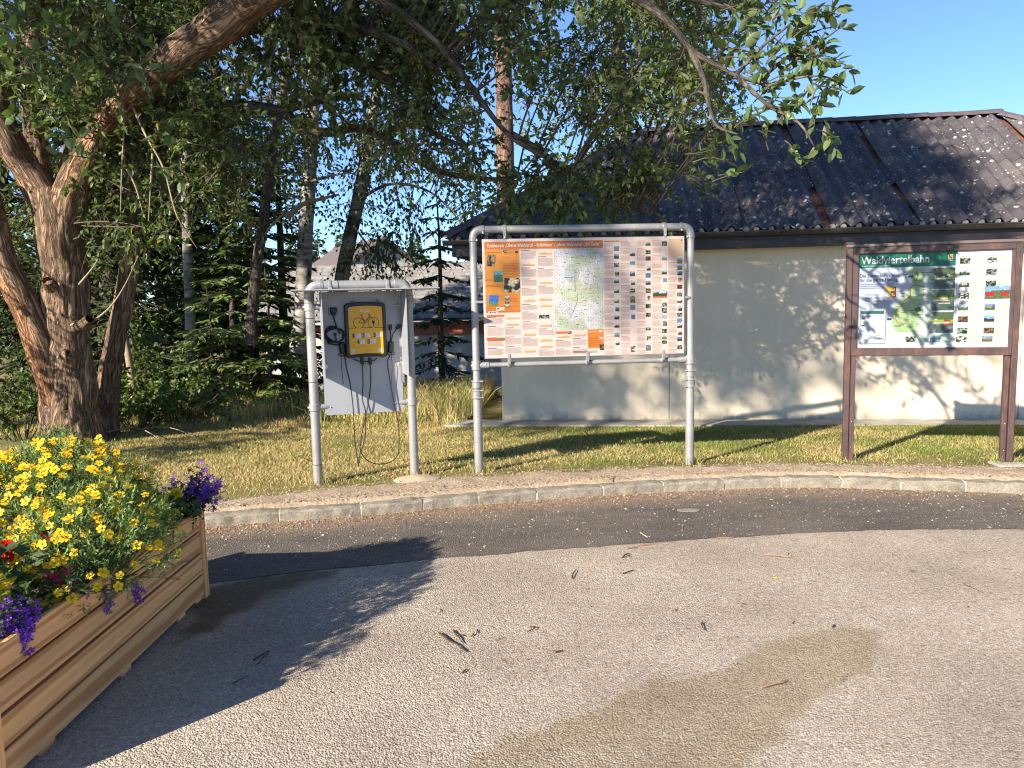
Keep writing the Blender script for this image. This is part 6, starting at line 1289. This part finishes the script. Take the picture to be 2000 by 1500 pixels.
fan_plant('large purple fan flower hanging over the planks at the lower left edge', [(18, 1195, 2.60), (45, 1190, 2.62), (30, 1215, 2.58), (12, 1230, 2.56), (48, 1220, 2.60), (35, 1245, 2.56), (10, 1258, 2.54), (45, 1262, 2.56), (5, 1272, 2.52), (25, 1268, 2.54), (55, 1242, 2.57), (22, 1180, 2.62), (65, 1190, 2.64), (-15, 1220, 2.56), (60, 1200, 2.64)], 2.62, 24, .038, .034)
fan_plant('purple fan flower dangling below the spilling marigolds', [(205, 1175, 3.09), (212, 1190, 3.09), (195, 1170, 3.07), (160, 1163, 2.96), (215, 1170, 3.1)], 3.1, 12, .030, .03)
fan_plant('smallest purple fan flower, a single round tuft on the planks', [(273, 1168, 3.34)], 3.34, 28, .036, .03, 20)
# ---------------------------------------------------------------- small things on the ground
tq = random.Random(17)
MTW = simple('fallen_twig', (.075, .045, .028), .95, 0, .35, 30, spec=.1); MTW2 = simple('fallen_bark', (.30, .17, .10), .9, 0, .3, 30)
def twig(pts, r, label, mat=MTW, group=None, z=.004, fork=None):
    r = r * .68
    P = [on(x, y, z) + np.array([0, 0, r * .8 + (.006 if 0 < i < len(pts) - 1 else 0)]) for i, (x, y) in enumerate(pts)]; c = np.mean(P, 0); mb = MB(); L_ = smooth_line([p - np.array([c[0], c[1], 0]) for p in P], 4); L_ += np.array([(tq.uniform(-.5, .5) * r, tq.uniform(-.5, .5) * r, 0) for _ in L_])
    mb.tube(L_.tolist(), [r * (1 - .5 * i / len(L_)) for i in range(len(L_))], 6)
    if fork: Q = [on(x, y, z) + np.array([0, 0, r]) - np.array([c[0], c[1], 0]) for x, y in fork]; mb.tube(smooth_line(Q, 3).tolist(), r * .6, 5)
    o = mb.build('twig', mat, None, smooth=True); o.location = (c[0], c[1], 0); return tag(o, label, 'twig', group)
twig([(858, 1238), (878, 1255), (895, 1265), (910, 1274)], .008, 'longest dark twig of the broken bunch on the road')
twig([(885, 1232), (893, 1245), (906, 1258)], .006, 'second dark twig lying beside the longest one on the road', fork=[(893, 1245), (898, 1240), (906, 1243)])
twig([(926, 1238), (920, 1245)], .005, 'short twig chip right of the broken bunch'); twig([(933, 1230), (931, 1238)], .005, 'tiny twig chip furthest right of the broken bunch')
twig([(1487, 1345), (1510, 1340), (1530, 1335), (1535, 1328)], .006, 'reddish bent twig lying on the wet stain', MTW2)
twig([(1371, 1217), (1370, 1224), (1377, 1232)], .006, 'small hooked twig above the left end of the wet stain')
twig([(1489, 1084), (1520, 1088), (1557, 1090)], .005, 'long thin reddish stick on the light road at right', MTW2)
twig([(1225, 1072), (1255, 1067), (1280, 1062)], .006, 'forked reddish twig on the border of dark and light asphalt', MTW2, fork=[(1250, 1068), (1275, 1070)])
twig([(1117, 1130), (1121, 1120), (1126, 1113)], .006, 'dark curved twig standing out in the middle of the road'); twig([(1216, 1121), (1238, 1114)], .006, 'short dark twig right of the curved one')
twig([(1215, 1090), (1224, 1085), (1231, 1083)], .007, 'little forked twig just below the dark strip', fork=[(1224, 1085), (1230, 1089)])
twig([(1250, 1041), (1265, 1050)], .006, 'pale stick lying on the dark asphalt', simple('pale_twig', (.45, .34, .22), .9)); twig([(1333, 1025), (1333, 1038)], .005, 'upright looking twig on the dark asphalt', MTW2)
twig([(1400, 1050), (1430, 1051)], .004, 'thin pale stick on the asphalt border at right', MTW2); twig([(1884, 1142), (1920, 1158)], .003, 'hair thin stick far right on the light road')
twig([(1035, 1225), (1046, 1228), (1030, 1236)], .006, 'three cornered twig bit right of the broken bunch'); twig([(1282, 1250), (1293, 1248)], .005, 'small red brown bark bit on the road', MTW2)
twig([(1626, 1226), (1630, 1222)], .007, 'crumpled leaf stalk at the top edge of the wet stain'); twig([(1548, 1218), (1553, 1214)], .004, 'tiny hooked stalk left of the stain top')
twig([(1085, 1275), (1100, 1271)], .006, 'dark twig bit among the crumbs in mid road'); twig([(1105, 1180), (1136, 1178)], .003, 'thin straight stalk in mid road', MTW2); twig([(902, 1315), (912, 1308)], .006, 'dark twig bit below the broken bunch')
twig([(495, 1290), (525, 1275), (500, 1302)], .005, 'curled twig in the planter shadow'); twig([(455, 1335), (485, 1320)], .004, 'faint straight twig in the planter shadow')
twig([(205, 845), (270, 838), (330, 870)], .012, 'pale fallen branch on the grass right of the forked trunk', MDEAD, None, .12, fork=[(270, 840), (330, 836), (390, 858)])
twig([(780, 950), (800, 945)], .006, 'dark stick on the bare dirt behind the kerb', MTW, None, .11)
twig([(582, 892), (600, 898)], .008, 'dark short stick on the grass left of the charging stand', MTW, None, .12)
twig([(1190, 938), (1225, 920)], .006, 'reddish twig on the bare dirt under the map board', MTW2, None, .11, fork=[(1205, 930), (1228, 935)])
for x, y in ((1010, 1120), (1060, 1205), (1150, 1150), (1330, 1115), (1450, 1180), (1600, 1120), (1700, 1160), (1800, 1260), (1830, 1090), (960, 1180), (1230, 1310), (1320, 1190), (1850, 1380), (1075, 1330), (980, 1290), (1400, 1100), (740, 1090), (640, 1350), (860, 1190), (1540, 1080)):
    a = tq.uniform(0, 3.1); l = tq.uniform(5, 11); twig([(x, y), (x + l * math.cos(a), y + l * .5 * math.sin(a))], tq.uniform(.0025, .0045), 'tiny brown twig crumb scattered on the light road', MTW if tq.random() < .6 else MTW2, 'twig crumbs scattered over the road')
# pile of sand round the right post, stones, yellow leaves
def heap(x, y, rx, ry, h, name, label, mat):
    c = on(x, y, .11); V = []; F = []; n = 28; m = 8
    for i in range(m + 1):
        for k in range(n):
            a = 2 * math.pi * k / n; s = i / m * (1 + .18 * mnoise.noise((math.cos(a) * 1.5, math.sin(a) * 1.5, 3))); z = h * (1 - (i / m) ** 1.5) * (1 + .3 * mnoise.noise((s * 4 * math.cos(a), s * 4 * math.sin(a), 1))) - (.03 if i == m else 0); V.append((rx * s * math.cos(a), ry * s * math.sin(a), z))
    for i in range(m):
        for k in range(n): F.append((i * n + k, (i + 1) * n + k, (i + 1) * n + (k + 1) % n, i * n + (k + 1) % n))
    o = MB().add(V, F).build(name, mat, None, smooth=True); o.location = (c[0], c[1], .112); return o
MSAND = simple('pale_sand', (.36, .285, .19), .95, 0, .2, 40, bump=.6)
tag(heap(815, 936, .22, .13, .035, 'sand_heap', 'pale sand heap round the foot of the right charging stand post', MSAND), 'pale sand heap round the foot of the right charging stand post', 'sand heap')
o = heap(1345, 996, .10, .05, .003, 'sand_patch', '', simple('strip_dust', (.21, .175, .135), .95, 0, .3, 30)); o.location = tuple(on(1345, 996, .006)); tag(o, 'small spilled sand patch on the dark asphalt strip', 'sand patch')
fp = on(1968, 908, .1); tag(MB().box((fp[0] + .0, fp[1], .105), (.24, .18, .03), bevel=.006).build('footing_slab', MCON, None), 'flat concrete footing under the right post of the railway sign', 'footing')
# loose grit and litter too small to count
gq2 = np.random.default_rng(5)
def grit(name, P, s, mat, col, label):
    n = len(P); B = np.array([(1, 0, .1), (-.3, .9, 0), (-.6, -.7, .05), (.1, 0, .8)]); rot = gq2.uniform(0, 6.28, n); c_, s_ = np.cos(rot), np.sin(rot); sc3 = s[:, None] * gq2.uniform(.6, 1.4, (n, 3))
    V = B[None] * sc3[:, None, :]; V = np.stack([V[..., 0] * c_[:, None] - V[..., 1] * s_[:, None], V[..., 0] * s_[:, None] + V[..., 1] * c_[:, None], V[..., 2]], -1) + P[:, None, :]
    F = np.arange(n)[:, None, None] * 4 + np.array([[0, 1, 3], [1, 2, 3], [2, 0, 3]])[None]; o = stuff(mesh_np(name, V.reshape(-1, 3), F.reshape(-1, 3), mat, None, col=np.repeat(col, 3, 0))); o['label'] = label; o['category'] = name.replace('_', ' '); return o
MGRIT = attr_mat('grit', .9, .2)
n = 5200; x = gq2.uniform(-2.6, 4.6, n); d = gq2.exponential(.10, n); y = ykerb(x) - d - .01; k = (y > ystrip(x) - .3) & (gq2.random(n) < np.clip(1.15 - (x + .5) / 5, .3, 1)); x, y = x[k], y[k]
c = np.where((gq2.random(len(x)) < .55)[:, None], hue((.36, .25, .15), len(x), gq2), hue((.14, .08, .05), len(x), gq2)); grit('leaf_litter', np.stack([x, y, np.full(len(x), .005)], 1), gq2.uniform(.003, .010, len(x)), MGRIT, c, 'brown litter and grit swept along the foot of the kerb')
n = 4500; x = gq2.uniform(-2.6, 4.8, n); y = ystrip(x) + gq2.uniform(0, 1, n) ** .8 * (ykerb(x) - ystrip(x)); grit('loose_gravel', np.stack([x, y, np.full(n, .005)], 1), .0015 + gq2.exponential(.0024, n).clip(0, .011), MGRIT, hue((.36, .31, .255), n, gq2, .35), 'pale loose gravel strewn over the dark asphalt strip')
n = 700; x = gq2.uniform(-1.5, 4, n); y = gq2.uniform(2.3, 5.0, n); k = y < ystrip(x); x, y = x[k], y[k]; m = np.exp(-((x - .1) ** 2 / .5 + (y - 3.4) ** 2 / .35)); k = gq2.random(len(x)) < .25 + m; x, y = x[k], y[k]; grit('road_crumbs', np.stack([x, y, np.full(len(x), .001)], 1), gq2.uniform(.002, .006, len(x)), MGRIT, np.where((gq2.random(len(x)) < .6)[:, None], hue((.06, .045, .035), len(x), gq2), hue((.45, .4, .34), len(x), gq2)), 'dark crumbs and small stones lying on the light road')
n = 5200; x = gq2.uniform(-3.2, 4.8, n); y0 = ykerb(x) + .12; y = y0 + gq2.random(n) * (ygrass(x) - y0 + .1); grit('dirt_clods', np.stack([x, y, np.full(n, .118) + fnoise(x, y, 7.0) * .01], 1), gq2.uniform(.003, .011, n) , MGRIT, hue((.35, .27, .19), n, gq2, .3), 'dry earth clods and grit on the bare strip behind the kerb')
# tiny yellow fallen leaves and pebbles that stand out
YL = leaf_proto(np.array((.6, .42, .04)))
for i, (x, y) in enumerate(((1152, 1117), (1508, 1127), (702, 862), (1462, 836), (1290, 862), (1090, 895), (745, 880))):
    z = .01 if y > 1000 else .125; p = on(x, y, z); o = bpy.data.objects.new('fallen_leaf', YL); COL.objects.link(o); o.location = tuple(p); o.rotation_euler = (.2, .1, tq.uniform(0, 6)); o.scale = (.035,) * 3
    tag(o, ['small yellow leaf fallen on the light road', 'pale yellow leaf fallen far right on the light road', 'yellow leaf on the grass below the hanging cables', 'yellow leaf on the grass left of the sign post', 'yellow leaf in the board shadow on the grass', 'yellow leaf on the grass below the map board', 'yellow leaf on the grass right of the hanging cables'][i], 'leaf', 'yellow fallen leaves')
n = 1500; x = gq2.uniform(-5, 5, n); y = gq2.uniform(6, 9.6, n); k = (y > ygrass(x)) & bld_keep(x, y); x, y = x[k], y[k]; grit('lawn_litter', np.stack([x, y, lawn_z(x, y) + .018], 1), gq2.uniform(.004, .013, len(x)), MGRIT, np.where((gq2.random(len(x)) < .75)[:, None], hue((.42, .32, .17), len(x), gq2), hue((.16, .09, .05), len(x), gq2)), 'dry leaf bits lying in the mown grass')
